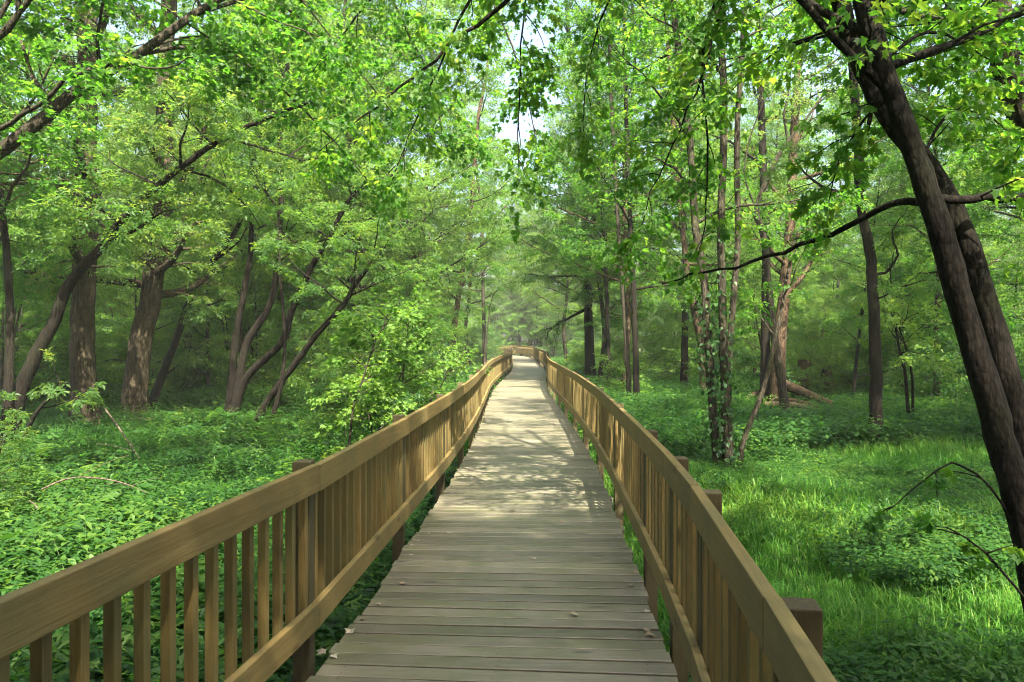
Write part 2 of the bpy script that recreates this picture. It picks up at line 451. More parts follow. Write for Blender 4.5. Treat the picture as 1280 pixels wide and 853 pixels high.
M_NAIL, _n, _o = newmat('rusty_nail')
_b = N(_n, 'ShaderNodeBsdfPrincipled'); _b.inputs['Base Color'].default_value = (.03, .022, .017, 1); _b.inputs['Roughness'].default_value = .6
_n.links.new(_b.outputs[0], _o.inputs[0])
def build_deck():
    rng = np.random.default_rng(4)
    mb = MB()
    s = .3
    while s < S[-1] - .3:
        c = cpos(s); d = cdir(s); a = np.array([d[1], -d[0]])            # across
        a = a + d * rng.normal(0, .0035)
        a /= np.linalg.norm(a)
        L0 = HW + rng.normal(-.004, .010)
        mb.box((c[0] + a[0] * rng.normal(0, .006), c[1], -.019 + rng.normal(0, .0013)), (L0, .0638 + rng.normal(0, .0022), .019),
               a, tint=float(np.clip(rng.normal(.5, .27), 0, 1)), cham=.004)
        s += .1445
    # nail heads, two a bearer, on the planks near enough to show them
    sN = .3; nail = MB()
    while cpos(sN)[1] < 16:
        c = cpos(sN); d = cdir(sN); a = np.array([d[1], -d[0]])
        for off in (-.78, 0, .78):
            for q in (-.035, .035):
                p = c + a * (off + rng.normal(0, .008)) + d * (q + rng.normal(0, .004))
                mb.add([(p[0] + .0045 * math.cos(k), p[1] + .0045 * math.sin(k), .0022 + (.001 if k else 0)) for k in np.arange(6) * 1.0472], [list(range(6))], mat=1, tint=.1)
        sN += .1445
    # stringers and cross beams under the planks
    for off in (-.78, 0, .78):
        for k in range(int((S[-1] - 1) / 2.4)):
            s0, s1 = .5 + k * 2.4, .5 + (k + 1) * 2.4
            p0, p1 = cpos(s0), cpos(s1)
            d = (p1 - p0); l = np.linalg.norm(d); d /= l; a = np.array([d[1], -d[0]])
            m_ = (p0 + p1) / 2 + a * off
            mb.box((m_[0], m_[1], -.155), (l / 2, .019, .113), d, tint=.1)
    for k in range(int((S[-1] - 1) / 2.4)):
        c = cpos(1.7 + k * 2.4); d = cdir(1.7 + k * 2.4)
        mb.box((c[0], c[1], -.36), (.80, .045, .09), (d[1], -d[0]), tint=.1)
    o = link('boardwalk', mb.mesh('boardwalk', [M_DECK, M_NAIL]))
    tag(o, 'weathered grey plank boardwalk running away through the wood', 'boardwalk', kind='structure')
build_deck()

def box_mesh(name, mat, half, cham, rng=None, rough_end=0, axis='x'):
    """a sawn timber with eased edges, centred"""
    import bmesh
    bm = bmesh.new()
    bmesh.ops.create_cube(bm, size=2)
    for v in bm.verts: v.co = Vector((v.co.x * half[0], v.co.y * half[1], v.co.z * half[2]))
    bmesh.ops.bevel(bm, geom=list(bm.edges), offset=cham, segments=2, affect='EDGES', profile=.6)
    me = bpy.data.meshes.new(name); bm.to_mesh(me); bm.free()
    me.materials.append(mat)
    return me

def build_railing(side, posts, label):
    rng = np.random.default_rng(11 + side)
    root = empty('wooden_railing', (*cpos(posts[2]), 0))
    O = np.array([*cpos(posts[2]), 0])
    tag(root, label, 'railing', 'railings of the boardwalk')
    def edge(s, off=0):
        c = cpos(s); d = cdir(s); a = np.array([d[1], -d[0]])
        if side > 0: off += .05 * min(1, max(0, (3.6 - c[1]) / 2))     # the walk is a little wider at the near end
        return c + a * side * (HW + .004 + off)
    pm = [box_mesh('picket', M_PICK, (.019, .019, .385), .003) for _ in range(1)][0]
    pom = box_mesh('post', M_POST, (.046, .046, .92), .006)
    far = MB(); npick = 0
    for i, s in enumerate(posts):
        c = edge(s, .040 + .047); d = cdir(s); a = np.array([d[1], -d[0]])
        o = link('post', pom, root)
        o.location = Vector((c[0], c[1], (1.062 if side < 0 else 1.028) - .92 + rng.normal(0, .006))) - Vector(O)
        o.rotation_euler = (0, 0, math.atan2(a[1], a[0]) + rng.normal(0, .02))
    for i in range(len(posts) - 1):
        p0, p1 = edge(posts[i], .020), edge(posts[i + 1], .020)
        d = p1 - p0; l = np.linalg.norm(d); d = d / l; a = np.array([d[1], -d[0]])
        ang = math.atan2(d[1], d[0])
        mid = (p0 + p1) / 2
        for nm, z, hh, th in (('top_rail', .98, .070, .0215), ('bottom_rail', .266, .066, .019)):
            me = box_mesh(nm, M_RAIL, (l / 2 - .0015, th, hh), .005)
            o = link(nm, me, root)
            dz = rng.normal(0, .002)
            o.location = Vector((mid[0], mid[1], z + dz)) - Vector(O)
            o.rotation_euler = (rng.normal(0, .004), 0, ang)
        n = max(1, int(round((l - .1) / .148)))
        for k in range(n):
            t = (k + .5) / n
            if abs(t * l) < .06 or abs(l - t * l) < .06: continue
            q = p0 + d * l * t + a * side * (.0215 + .0195) + d * rng.normal(0, .004)
            z = .57 + rng.normal(0, .004)
            if q[1] > .6 and npick < 100 or q[1] <= .6 and npick < 0:
                o = link('picket', pm, root); npick += 1
                o.location = Vector((q[0], q[1], z)) - Vector(O)
                o.rotation_euler = (0, rng.normal(0, .003), ang + rng.normal(0, .03))
            else:
                far.box(np.array([q[0], q[1], z]) - O, (.019, .019, .385), d, tint=rng.uniform(.1, .9), cham=.002)
    o = link('picket', far.mesh('picket_run', [M_PICKF]), root)
    tag(o, kind='stuff')
    return root
M_PICKF = wood_mat('tan_far_picket', (.15, .103, .032), (.09, .062, .019), (.20, .142, .05), 'z', .65, .3, (.085, .082, .03), .55, plank=True)
send = S[-1] - .6
lp = [s_of_y(3.85) + 2.44 * k for k in range(-3, 40)]
rp = [s_of_y(y) for y in (-2.85, -.39, 2.03, 3.45, 4.35, 5.6, 8.1, 10.55)]
rp += [rp[-1] + 2.44 * k for k in range(1, 40)]
build_railing(-1, [s for s in lp if .3 < s < send], 'sun dappled wooden picket railing along the left edge of the boardwalk')
build_railing(1, [s for s in rp if .3 < s < send], 'shaded wooden picket railing along the right edge of the boardwalk, curving across its far end')

# ------------------------------------------------------------------ trees
UP = np.array([0, 0, 1.])
class Tree:
    def __init__(s, seed):
        s.rng = np.random.default_rng(seed)
        s.tr = MB(); s.tw = MB(); s.sp = []; s.sd = []; s.sl = []
    def stem(s, pts, r0, r1, sides=10, flare=0, ridges=0, m=5, rough=.05, power=1.0):
        """returns the dense centre line and its radii"""
        c = crom(pts, m)
        t = np.linspace(0, 1, len(c))
        rad = r0 + (r1 - r0) * t ** power
        if flare: rad = rad * (1 + flare * np.exp(-t * len(pts) * 2.2))
        wob = s.rng.normal(0, r0 * .05, (len(c), 3)); wob[:2] = 0; wob[:, 2] = 0
        c = c + wob
        tube(s.tr, c, rad, sides, 0, rough, s.rng, ridges)
        return c, rad
    def grow(s, p, d, L, r, n=6, wander=.16, lift=.0):
        """a wandering branch centre line"""
        d = unit(d); out = [np.array(p, float)]
        for k in range(n):
            d = unit(d + s.rng.normal(0, wander, 3) + UP * lift)
            out.append(out[-1] + d * L / n)
        return np.array(out)
    def leafy(s, c, r, t0=.25, step=.5, sub=1.0, spray=.45, droop=-.05, dens=1.0, wander=.16, depth=1):
        """side twigs with sprays along the centre line c"""
        rng = s.rng
        seg = np.linalg.norm(np.diff(c, axis=0), axis=1); cum = np.concatenate([[0], np.cumsum(seg)]); L = cum[-1]
        x = t0 * L; sg = rng.choice([-1, 1])
        while x < L:
            i = min(np.searchsorted(cum, x), len(c) - 1)
            p = np.array([np.interp(x, cum, c[:, k]) for k in range(3)])
            d = unit(c[i] - c[i - 1])
            lat = unit(np.cross(d, UP) + rng.normal(0, .3, 3)); sg = -sg
            l = sub * rng.uniform(.6, 1.15) * (1.0 - .45 * x / L)
            q = s.grow(p, d * .55 + lat * sg * .8 + UP * rng.uniform(-.1, .25), l, 0, 4, wander, droop)
            tube(s.tw, q, np.linspace(max(r * .35, .006), .003, len(q)), 4, 0)
            for k in range(1, len(q)):
                for _ in range(1 if rng.random() > dens - 1 else 2):
                    if rng.random() < dens:
                        dd = unit(q[k] - q[k - 1]) + rng.normal(0, .5, 3); dd[2] = dd[2] * .5 - .1
                        s.sp.append(q[k]); s.sd.append(dd); s.sl.append(spray * rng.uniform(.7, 1.25))
            x += step * rng.uniform(.7, 1.3)
        s.sp.append(c[-1]); s.sd.append(unit(c[-1] - c[-2])); s.sl.append(spray)
    def limb(s, p, d, L, r, lift=.03, **kw):
        q = crom(s.grow(p, d, L, r, 6, .15, lift), 2)
        tube(s.tr, q, np.linspace(r, max(r * .18, .005), len(q)), 6, 0, .04, s.rng)
        s.leafy(q, r, **kw)
        return q
    def crown(s, c, rad, h0, n, L0, L1, el0=.15, el1=.9, side=None, **kw):
        """n limbs round the stem c from height fraction h0 up"""
        rng = s.rng; az = rng.uniform(0, 6.28)
        for k in range(n):
            t = h0 + (1 - h0) * (k + rng.uniform(0, .9)) / n
            i = min(int(t * (len(c) - 1)), len(c) - 1)
            az += 2.4 + rng.normal(0, .4)
            a = az if side is None else side + rng.normal(0, .9)
            e = el0 + (el1 - el0) * t + rng.normal(0, .12)
            u = (t - h0) / (1 - h0)
            L = (L0 + (L1 - L0) * u) * rng.uniform(.75, 1.2)
            s.limb(c[i], (math.cos(a) * math.cos(e), math.sin(a) * math.cos(e), math.sin(e)), L, max(rad[i] * .5, .012), **kw)
    def meshes(s, bark, leaf, tpl, n, size, hang=0., flat=.5):
        o = s.tr.mesh('trunk', [bark])
        if s.sp:
            p, y, z, sz, ti = sprays_to_leaves(s.rng, s.sp, s.sd, s.sl, n, size, hang, flat)
            s.tw.add_many(place(tpl, p, y, z, sz), tpl[1], 1, ti)
        cr = s.tw.mesh('crown', [bark, leaf]) if s.tw.n else None
        s.nl = len(s.sp) * n
        return o, cr
    def build(s, name, label, cat, group, base, bark, leaf, tpl=None, n=18, size=.11, hang=0., flat=.5):
        """mesh data are in world coordinates shifted to the base"""
        b = np.asarray(base, float)
        for mb in (s.tr, s.tw): mb.V = [v - b for v in mb.V]
        s.sp = [q - b for q in s.sp]
        t, c = s.meshes(bark, leaf, tpl or MID, n, size, hang, flat)
        root = empty(name, b)
        tag(root, label, cat, group)
        link('trunk', t, root)
        if c: link('crown', c, root)
        s.root = root
        return root

def gpt(x, Z): return np.array([(x - 640) * Z / FPX, Z, float(gz((x - 640) * Z / FPX, Z)) - .08])

# --- shared kinds for the wood: proto meshes, copied
def proto_tall(seed, H, spread, h0, bark, leaf, tpl, n=36, size=.085, nl=38, r=.13):
    T = Tree(seed); g = T.rng
    pts = [(0, 0, -.1)]; x = np.zeros(2)
    for k in range(1, 7):
        x = x + g.normal(0, .16, 2) * H / 17
        pts.append((x[0], x[1], H * .93 * k / 6))
    c, rad = T.stem(pts, r, .03, 8, flare=.35)
    T.crown(c, rad, h0, nl, spread, spread * .45, -.15, 1.0, t0=.06, step=.34, sub=1.35, spray=.55, dens=1.45)
    return T.meshes(bark, leaf, tpl, n, size)
def proto_low(seed, H, spread, bark, leaf, tpl, n=24, size=.085, nl=14, r=.06):
    T = Tree(seed); g = T.rng
    for q in range(g.integers(1, 4)):
        a = g.uniform(0, 6.28)
        pts = [(0, 0, -.1), (math.cos(a) * .25, math.sin(a) * .25, H * .35), (math.cos(a) * .6, math.sin(a) * .6, H * .7), (math.cos(a) * .7, math.sin(a) * .9, H * .95)]
        c, rad = T.stem(pts, r, .012, 6)
        T.crown(c, rad, .12, nl // 2 + 2, spread, spread * .5, .1, .9, step=.27, sub=.9, spray=.42, dens=1.3)
    return T.meshes(bark, leaf, tpl, n, size)
TALL = [proto_tall(101, 18, 4.6, .14, M_BARK, M_MAPLE, MID), proto_tall(102, 20, 4.0, .2, M_BARKD, M_ASH, OVAL, 44, .09),
        proto_tall(103, 16, 4.8, .10, M_BARK, M_ELDER, TRIO, 18, .13), proto_tall(104, 19, 4.2, .25, M_BARKR, M_MAPLE, MID),
        proto_tall(105, 17, 4.4, .12, M_BARKD, M_ELDER, TRIO, 18, .13), proto_tall(106, 21, 4.4, .18, M_BARK, M_ASH, OVAL, 44, .095),
        proto_tall(107, 17, 4.4, .24, M_BARK, M_PALE, MID)]
LOW = [proto_low(201, 6.5, 2.6, M_BARKD, M_MAPLE, MID), proto_low(202, 5.0, 2.3, M_BARK, M_ELDER, TRIO, 15, .125), proto_low(203, 7.5, 2.8, M_BARKD, M_ASH, OVAL, 32, .085),
       proto_low(204, 5.5, 2.2, M_BARK, M_MAPLE, MID), proto_low(205, 6.0, 2.5, M_BARK, M_PALE, MID), proto_low(206, 7.0, 2.6, M_BARKD, M_PALE, OVAL, 32, .085)]
SHRUB = [proto_low(301, 2.0, 1.2, M_BARK, M_HERB, MID, 14, .10, 10, .02), proto_low(302, 2.6, 1.4, M_BARK, M_ELDER, TRIO, 8, .15, 10, .025), proto_low(303, 1.5, 1.1, M_BARK, M_PALE, MID, 12, .10, 9, .016)]
def put(kind, idx, x, y, sc_, rz, name, label, cat, group):
    t, c = kind[idx % len(kind)]
    root = empty(name, (x, y, float(gz(x, y))), rz)
    root.scale = (sc_, sc_, sc_ * 1.0)
    tag(root, label, cat, group)
    link('trunk', t, root); link('crown', c, root)
    return root

heroes = []          # (x, y) kept clear of scattered trees
def hero(seed, label, base, pts, r0, r1, top=None, bark=None, leaf=None, tpl=None, n=16, size=.11, name='tree', cat='tree', flare=.4, ridges=0, sides=12,
         h0=.5, nl=8, L0=2.5, L1=1.6, el0=0., el1=.9, extra=(), hang=0., group=None, step=.36, sub=1.1, spray=.48, dens=1.25, side=None):
    """base (px x, Z); pts more (x, y, Z) up the stem; top = metres added above the last point"""
    T = Tree(seed); g = T.rng
    b = gpt(*base)
    line = [b] + [P(*q) for q in pts]
    if top:
        d = unit(line[-1] - line[-2]); p = line[-1]
        k = max(2, int(top / 2.2))
        for _ in range(k):
            d = unit(d + UP * .18 + g.normal(0, .10, 3)); p = p + d * top / k; line.append(p)
    c, rad = T.stem(line, r0, r1, sides, flare=flare, ridges=ridges)
    T.c, T.rad = c, rad
    if nl: T.crown(c, rad, h0, nl, L0, L1, el0, el1, side=side, t0=.08, step=step, sub=sub, spray=spray, dens=dens)
    for e in extra: e(T)
    heroes.append((b[0], b[1]))
    return T.build(name, label, cat, group, b, bark or M_BARK, leaf or M_MAPLE, tpl or MID, n, size, hang)

def branch(pts, r0, r1, leaf=True, t0=.2, **kw):
    """an extra limb given in photograph pixels and distances"""
    def f(T):
        q = crom([P(*p) for p in pts], 4)
        q = q + np.vstack([np.zeros(3), T.rng.normal(0, r0 * .35, (len(q) - 1, 3))])
        tube(T.tr, q, np.linspace(r0, r1, len(q)), 7, 0, .05, T.rng)
        if leaf: T.leafy(q, r1 * 2, t0=t0, **kw)
    return f
def second(base, pts, r0, r1, top=0, h0=.5, nl=6, L0=2.2, L1=1.2, **kw):
    """a further stem of the same clump"""
    def f(T):
        line = [gpt(*base)] + [P(*q) for q in pts]
        if top:
            d = unit(line[-1] - line[-2]); p = line[-1]
            for _ in range(3):
                d = unit(d + UP * .16 + T.rng.normal(0, .1, 3)); p = p + d * top / 3; line.append(p)
        c, rad = T.stem(line, r0, r1, 10, flare=.3)
        if nl: T.crown(c, rad, h0, nl, L0, L1, **kw)
    return f

near = dict(tpl=LOBED, leaf=M_MAPLE)
# right foreground: double trunk maple whose crown hangs over the walk
hang_kw = dict(step=.27, sub=.55, spray=.32, dens=.95, droop=-.2)
hero(1, 'dark double trunked maple leaning over the walk from the right edge', (1326, 4.9),
     [(1306, 770, 4.95), (1273, 625, 5.0), (1250, 545, 5.05), (1214, 420, 5.1), (1172, 280, 5.15), (1138, 178, 5.2), (1110, 105, 5.2), (1078, 0, 5.3), (1045, -150, 5.5)], .108, .05, top=5,
     bark=M_BARKD, h0=.62, nl=13, L0=3.0, L1=2.2, el0=-.1, el1=.9, n=22, size=.064, step=.36, sub=1.0, spray=.42, dens=1.2, hang=.25, extra=[
         second((1345, 5.2), [(1302, 620, 5.3), (1278, 545, 5.3), (1245, 420, 5.35), (1200, 285, 5.4), (1160, 210, 5.5), (1112, 150, 5.6), (1072, 70, 5.7), (1045, -10, 5.8), (1010, -160, 6.0)], .095, .045, top=5, h0=.65, nl=9, L0=3.4, L1=2.0, step=.42, sub=.9, spray=.42, dens=1.1),
         # bare limb reaching left across the wood and its stub to the right
         branch([(1160, 252, 5.2), (1110, 258, 5.6), (1040, 292, 6.2), (960, 322, 6.9), (880, 342, 7.5), (828, 355, 7.9)], .030, .008, leaf=False),
         branch([(1165, 250, 5.2), (1220, 250, 5.2), (1290, 245, 5.3), (1400, 235, 5.4)], .035, .015, step=.4, sub=.5, spray=.3, dens=.9),
         # branches hanging down over the walk
         branch([(1060, -200, 6.5), (900, -320, 6.8), (760, -260, 7.0), (675, -120, 7.1), (656, 0, 7.2), (650, 110, 7.2), (648, 190, 7.2), (645, 245, 7.2)], .018, .003, t0=.15, **hang_kw),
         branch([(1050, -150, 6.0), (860, -160, 6.4), (720, -90, 6.8), (630, 3, 7.2), (560, 60, 7.4), (500, 112, 7.5), (440, 155, 7.6), (400, 190, 7.7)], .035, .004, t0=.25, **hang_kw),
         branch([(860, -160, 6.4), (700, -120, 7.6), (600, -20, 8.0), (555, 70, 8.2), (520, 150, 8.3), (490, 225, 8.4)], .025, .004, t0=.25, **hang_kw),
         branch([(700, -150, 7.0), (600, -140, 7.4), (500, -40, 8.0), (430, 40, 8.4), (390, 90, 8.6)], .025, .004, t0=.2, **hang_kw),
         branch([(1045, -150, 6.2), (960, -130, 6.4), (905, 0, 6.6), (885, 70, 6.6), (850, 160, 6.7), (815, 240, 6.8), (800, 290, 6.8)], .02, .003, t0=.3, **hang_kw),
         branch([(1000, -130, 6.2), (930, -90, 6.8), (880, 60, 7.2), (885, 180, 7.3), (880, 280, 7.3), (872, 320, 7.3)], .02, .004, t0=.3, **hang_kw),
         branch([(900, -200, 7.0), (830, -120, 7.6), (770, -20, 8.0), (735, 80, 8.2), (728, 170, 8.2)], .02, .004, t0=.3, **hang_kw),
         # low leafy sprouts beside the stems
         branch([(1118, 120, 5.2), (1080, 150, 5.6), (1050, 200, 5.9), (1036, 250, 6.0)], .012, .004, t0=.1, step=.22, sub=.42, spray=.28, dens=.9),
         branch([(1100, 80, 5.3), (1160, 40, 5.6), (1210, 60, 5.9), (1270, 100, 6.1)], .016, .004, t0=.1, step=.2, sub=.5, spray=.30, dens=1.0),
         branch([(1150, 200, 5.4), (1190, 140, 5.7), (1240, 150, 6.0), (1290, 190, 6.2)], .014, .004, t0=.1, step=.2, sub=.5, spray=.30, dens=1.0),
         branch([(1258, 640, 5.0), (1230, 600, 4.9), (1190, 580, 4.8), (1150, 605, 4.75), (1108, 640, 4.7)], .010, .003, t0=.3, step=.35, sub=.3, spray=.12, dens=.18),
         branch([(1282, 750, 4.95), (1240, 700, 4.8), (1200, 668, 4.7), (1165, 655, 4.65)], .010, .003, t0=.3, step=.3, sub=.3, spray=.14, dens=.3),
     ], **near)
# right edge, curved trunk
hero(2, 'curved brown trunk entering at the upper right corner', (1440, 7.0), [(1400, 420, 7.0), (1345, 250, 7.0), (1292, 165, 7.0), (1262, 105, 7.0), (1252, 40, 7.0), (1242, -40, 7.0), (1225, -180, 7.2)], .16, .06, top=6,
     bark=M_BARK, h0=.5, nl=12, L0=3.2, L1=2.0, n=20, size=.08, dens=1.15, **near)
# ivy clump
def ivy(T):
    pass
R3 = hero(3, 'clump of slim stems wrapped in climbing ivy by the right railing', (897, 12.6),
     [(895, 560, 12.6), (889, 480, 12.6), (885, 420, 12.6), (880, 350, 12.7), (869, 280, 12.8), (864, 197, 12.9), (852, 90, 13), (842, -20, 13.2)], .08, .045, top=5, h0=.5, nl=9, L0=2.6, L1=1.6, n=26, size=.085,
     flare=.3, leaf=M_MAPLE, tpl=MID, extra=[
         second((910, 12.5), [(907, 520, 12.5), (904, 420, 12.5), (901, 280, 12.6), (905, 150, 12.7), (898, 20, 12.9)], .08, .045, top=5, h0=.55, nl=7, step=.36, sub=1.1, spray=.48, dens=1.25),
         second((914, 12.9), [(910, 500, 12.9), (913, 420, 12.9), (922, 300, 13.0), (921, 175, 13.0), (927, 70, 13.1), (935, -30, 13.2)], .065, .035, top=5, h0=.5, nl=7, step=.36, sub=1.1, spray=.48, dens=1.25),
         second((922, 12.7), [(930, 550, 12.6), (953, 490, 12.6), (970, 420, 12.7), (985, 340, 12.9), (996, 290, 13.1)], .055, .02, h0=.6, nl=4, L0=1.2, L1=.7, step=.4, sub=.5, spray=.3, dens=.7)])
def add_ivy(root, stems, n, leafsize, seed):
    g = np.random.default_rng(seed)
    mb = MB(); pos = []; yd = []; nr = []
    b = np.array(root.location)
    for (pts, r) in stems:
        c = crom([P(*p) for p in pts], 12)
        for _ in range(n):
            i = int(len(c) * g.beta(1.1, 1.6)); i = min(i, len(c) - 1)
            a = g.uniform(0, 6.28); o = np.array([math.cos(a), math.sin(a), 0])
            rr = r + abs(g.normal(0, .07 + .16 * (g.random() < .25)))
            pos.append(c[i] + o * rr + g.normal(0, .03, 3)); nr.append(o + UP * .5 + g.normal(0, .35, 3)); yd.append(o * .5 - UP * 1 + g.normal(0, .5, 3))
    pos = np.array(pos) - b
    mb.add_many(place(OVALW, pos, np.array(yd), np.array(nr), leafsize * g.uniform(.6, 1.3, len(pos))), OVALW[1], 0, g.uniform(0, 1, len(pos)))
    link('ivy', mb.mesh('ivy', [M_IVY]), root)
OVALW = (np.array([(0, 0, 0), (.38, .25, .06), (.30, .62, .04), (0, 1, -.1), (-.30, .62, .04), (-.38, .25, .06)]), [[0, 1, 2, 3], [0, 3, 4, 5]])
add_ivy(R3, [([(897, 590, 12.6), (889, 480, 12.6), (885, 420, 12.6), (880, 350, 12.7)], .09), ([(910, 590, 12.5), (906, 500, 12.5), (904, 420, 12.5), (901, 280, 12.6)], .09)], 420, .085, 5)
# ground leaves round its foot come with the herb cover
hero(4, 'straight slim trunk standing alone in the right hand grass', (1092, 14.6), [(1095, 490, 14.6), (1092, 385, 14.6), (1087, 315, 14.7), (1077, 260, 14.8), (1070, 140, 15), (1060, 20, 15.2), (1052, -60, 15.4)], .125, .05, top=5, bark=M_BARKD,
     h0=.42, nl=10, L0=2.6, L1=1.6, leaf=M_ELDER, tpl=TRIO, n=18, size=.12, extra=[
         branch([(1092, 345, 14.6), (1110, 338, 14.4), (1122, 318, 14.3), (1115, 290, 14.2), (1130, 270, 14.2)], .03, .01, step=.4, sub=.6, spray=.3, dens=.8),
         branch([(1096, 375, 14.6), (1115, 365, 14.3), (1150, 352, 14), (1175, 350, 13.8)], .02, .006, step=.4, sub=.6, spray=.35, dens=.9)])
hero(5, 'right hand stem of a slender pair beyond the railing bend', (796, 23.5), [(795, 450, 23.5), (791, 340, 23.6), (786, 240, 23.8), (782, 120, 24), (780, 20, 24)], .10, .04, top=3, bark=M_BARKD, h0=0.25, nl=14, L0=2.8, L1=1.8, n=28, size=.09)
hero(6, 'left hand stem of a slender pair beyond the railing bend', (787, 24), [(784, 440, 24), (777, 343, 24.1), (770, 240, 24.2), (764, 120, 24.4), (762, 30, 24.4)], .085, .04, top=3, bark=M_BARK, h0=0.28, nl=12, L0=2.4, L1=1.6, n=28, size=.09)
hero(7, 'dark upright trunk behind the ivy clad stems', (957, 24), [(957, 400, 24), (958, 290, 24), (953, 180, 24.2), (948, 40, 24.5), (944, -60, 24.8)], .16, .06, top=3, bark=M_BARKD, h0=0.3, nl=18, L0=3.0, L1=1.8, n=18, size=.13, leaf=M_ELDER, tpl=TRIO)
hero(8, 'reddish shaggy trunk rising from the fallen logs', (972, 23.4), [(974, 440, 23.4), (980, 370, 23.6), (986, 300, 23.8), (992, 180, 24), (998, 60, 24)], .22, .06, top=3, bark=M_BARKR, ridges=8, sides=20, h0=0.3, nl=16, L0=3.0, L1=2.0, n=28, size=.09)
hero(9, 'slim dark trunk at the back of the open glade', (855, 32), [(856, 420, 32), (857, 330, 32), (852, 220, 32.4), (850, 120, 32.6)], .15, .06, top=5, bark=M_BARKD, h0=0.28, nl=18, L0=3.0, L1=2.0, n=32, size=.10, leaf=M_ASH, tpl=OVAL)
hero(10, 'stout dark trunk close beyond the sunlit railing bend', (738, 37), [(736, 400, 37), (733, 330, 37), (728, 220, 37.3), (722, 120, 37.6)], .24, .08, top=5, bark=M_BARKD, h0=0.2, nl=22, L0=3.2, L1=2.2, n=28, size=.09)
hero(11, 'thin pole like trunk between the stout trunk and the slender pair', (761, 30), [(760, 430, 30), (757, 340, 30), (752, 240, 30.3), (748, 120, 30.6)], .09, .04, top=3, bark=M_BARKD, h0=0.25, nl=16, L0=2.6, L1=1.8, n=28, size=.095)
hero(12, 'leaning trunk half hidden behind the ivy clad stems', (882, 27), [(878, 440, 27), (868, 390, 27), (858, 330, 27.2), (846, 220, 27.4), (838, 100, 27.6)], .16, .05, top=4, bark=M_BARKR, h0=0.3, nl=16, L0=2.8, L1=1.8, n=28, size=.09)
hero(13, 'bent tree with a fork of bare branches against the pale foliage', (985, 20), [(965, 400, 20), (955, 300, 20), (946, 260, 20), (968, 205, 20), (984, 178, 20), (1010, 145, 20), (1034, 112, 20)], .11, .02, bark=M_BARK, h0=.75, nl=4, L0=1.4, L1=.8, leaf=M_ASH, tpl=OVAL, n=14, size=.10, dens=.7,
     extra=[branch([(984, 178, 20), (980, 140, 20), (986, 110, 20), (978, 60, 20), (985, 20, 20)], .035, .008, step=.6, sub=.9, spray=.35, dens=.5),
            branch([(946, 260, 20), (930, 215, 20), (945, 150, 20), (970, 110, 20)], .03, .008, step=.6, sub=.8, spray=.35, dens=.5)])
hero(14, 'thin dark sapling with two stems right of the lone trunk', (1137, 18), [(1132, 470, 18), (1122, 425, 18), (1116, 380, 18), (1112, 330, 18)], .045, .012, bark=M_BARKD, h0=.35, nl=8, L0=1.5, L1=.9, n=14, size=.11, leaf=M_PALE, name='sapling', cat='sapling', spray=.38, sub=.7,
     extra=[second((1141, 18), [(1140, 470, 18), (1131, 430, 18), (1120, 400, 17.9)], .04, .012, nl=4, L0=1.2, L1=.7, step=.4, sub=.6, spray=.35, dens=.9)])
# left
hero(20, 'broad furrowed trunk, straight and flared at its foot, on the left', (111, 16.9), [(105, 480, 16.9), (104, 400, 16.9), (108, 290, 17), (108, 170, 17), (110, 40, 17.2), (112, -80, 17.4)], .26, .15, top=7, bark=M_BARKF, ridges=11, sides=36, flare=.75,
     h0=0.28, nl=22, L0=3.6, L1=2.4, n=18, size=.125, leaf=M_ELDER, tpl=TRIO)
hero(21, 'broad furrowed trunk tilting right, second of the thick left trunks', (168, 18.9), [(170, 480, 18.9), (176, 430, 18.9), (189, 370, 19), (198, 300, 19), (206, 220, 19.2), (208, 100, 19.4), (214, -20, 19.6)], .29, .14, top=7, bark=M_BARKF, ridges=11, sides=36, flare=.4,
     h0=0.28, nl=22, L0=3.8, L1=2.4, n=18, size=.125, leaf=M_ELDER, tpl=TRIO, extra=[
         branch([(186, 385, 19), (205, 330, 18.8), (222, 295, 18.7), (246, 240, 18.5), (262, 190, 18.4)], .08, .03, t0=.4)])
hero(22, 'long dark trunk sweeping up and right across the left trees', (6, 14), [(21, 505, 14), (39, 456, 14), (63, 410, 14), (91, 350, 14), (135, 300, 13.9), (149, 278, 13.8), (211, 221, 13.5), (281, 172, 13.3), (352, 141, 13.1), (408, 120, 13)], .15, .02, bark=M_BARKD, h0=.5, nl=12, L0=1.8, L1=1.0, el0=-.1, el1=.5,
     n=18, size=.125, leaf=M_ELDER, tpl=TRIO, extra=[
         branch([(281, 172, 13.3), (320, 182, 13.1), (380, 200, 12.9), (430, 185, 12.8)], .025, .006, step=.4, sub=.6),
         branch([(225, 212, 13.4), (270, 225, 13.3), (310, 260, 13.2), (325, 285, 13.2)], .025, .006, step=.4, sub=.6),
         second((-6, 13.6), [(8, 520, 13.7), (12, 440, 13.8), (10, 340, 14), (0, 240, 14.2), (-20, 100, 14.4)], .085, .04, top=3, h0=.5, nl=5, L0=2.4, L1=1.4, step=.45, sub=.9, spray=.42, dens=1.1),
         second((14, 13.4), [(30, 545, 13.3), (50, 510, 13.2), (85, 478, 13)], .06, .02, nl=3, L0=1, L1=.6, step=.4, sub=.5, spray=.3, dens=.8)])
hero(23, 'small trunk bowing left between the thick left trunks and the leaning clump', (251, 29), [(251, 477, 29), (240, 440, 29), (225, 410, 29), (205, 380, 29), (193, 362, 29)], .17, .06, top=5, bark=M_BARKD, h0=.4, nl=10, L0=2.8, L1=1.6, n=18, size=.125, leaf=M_ELDER, tpl=TRIO)
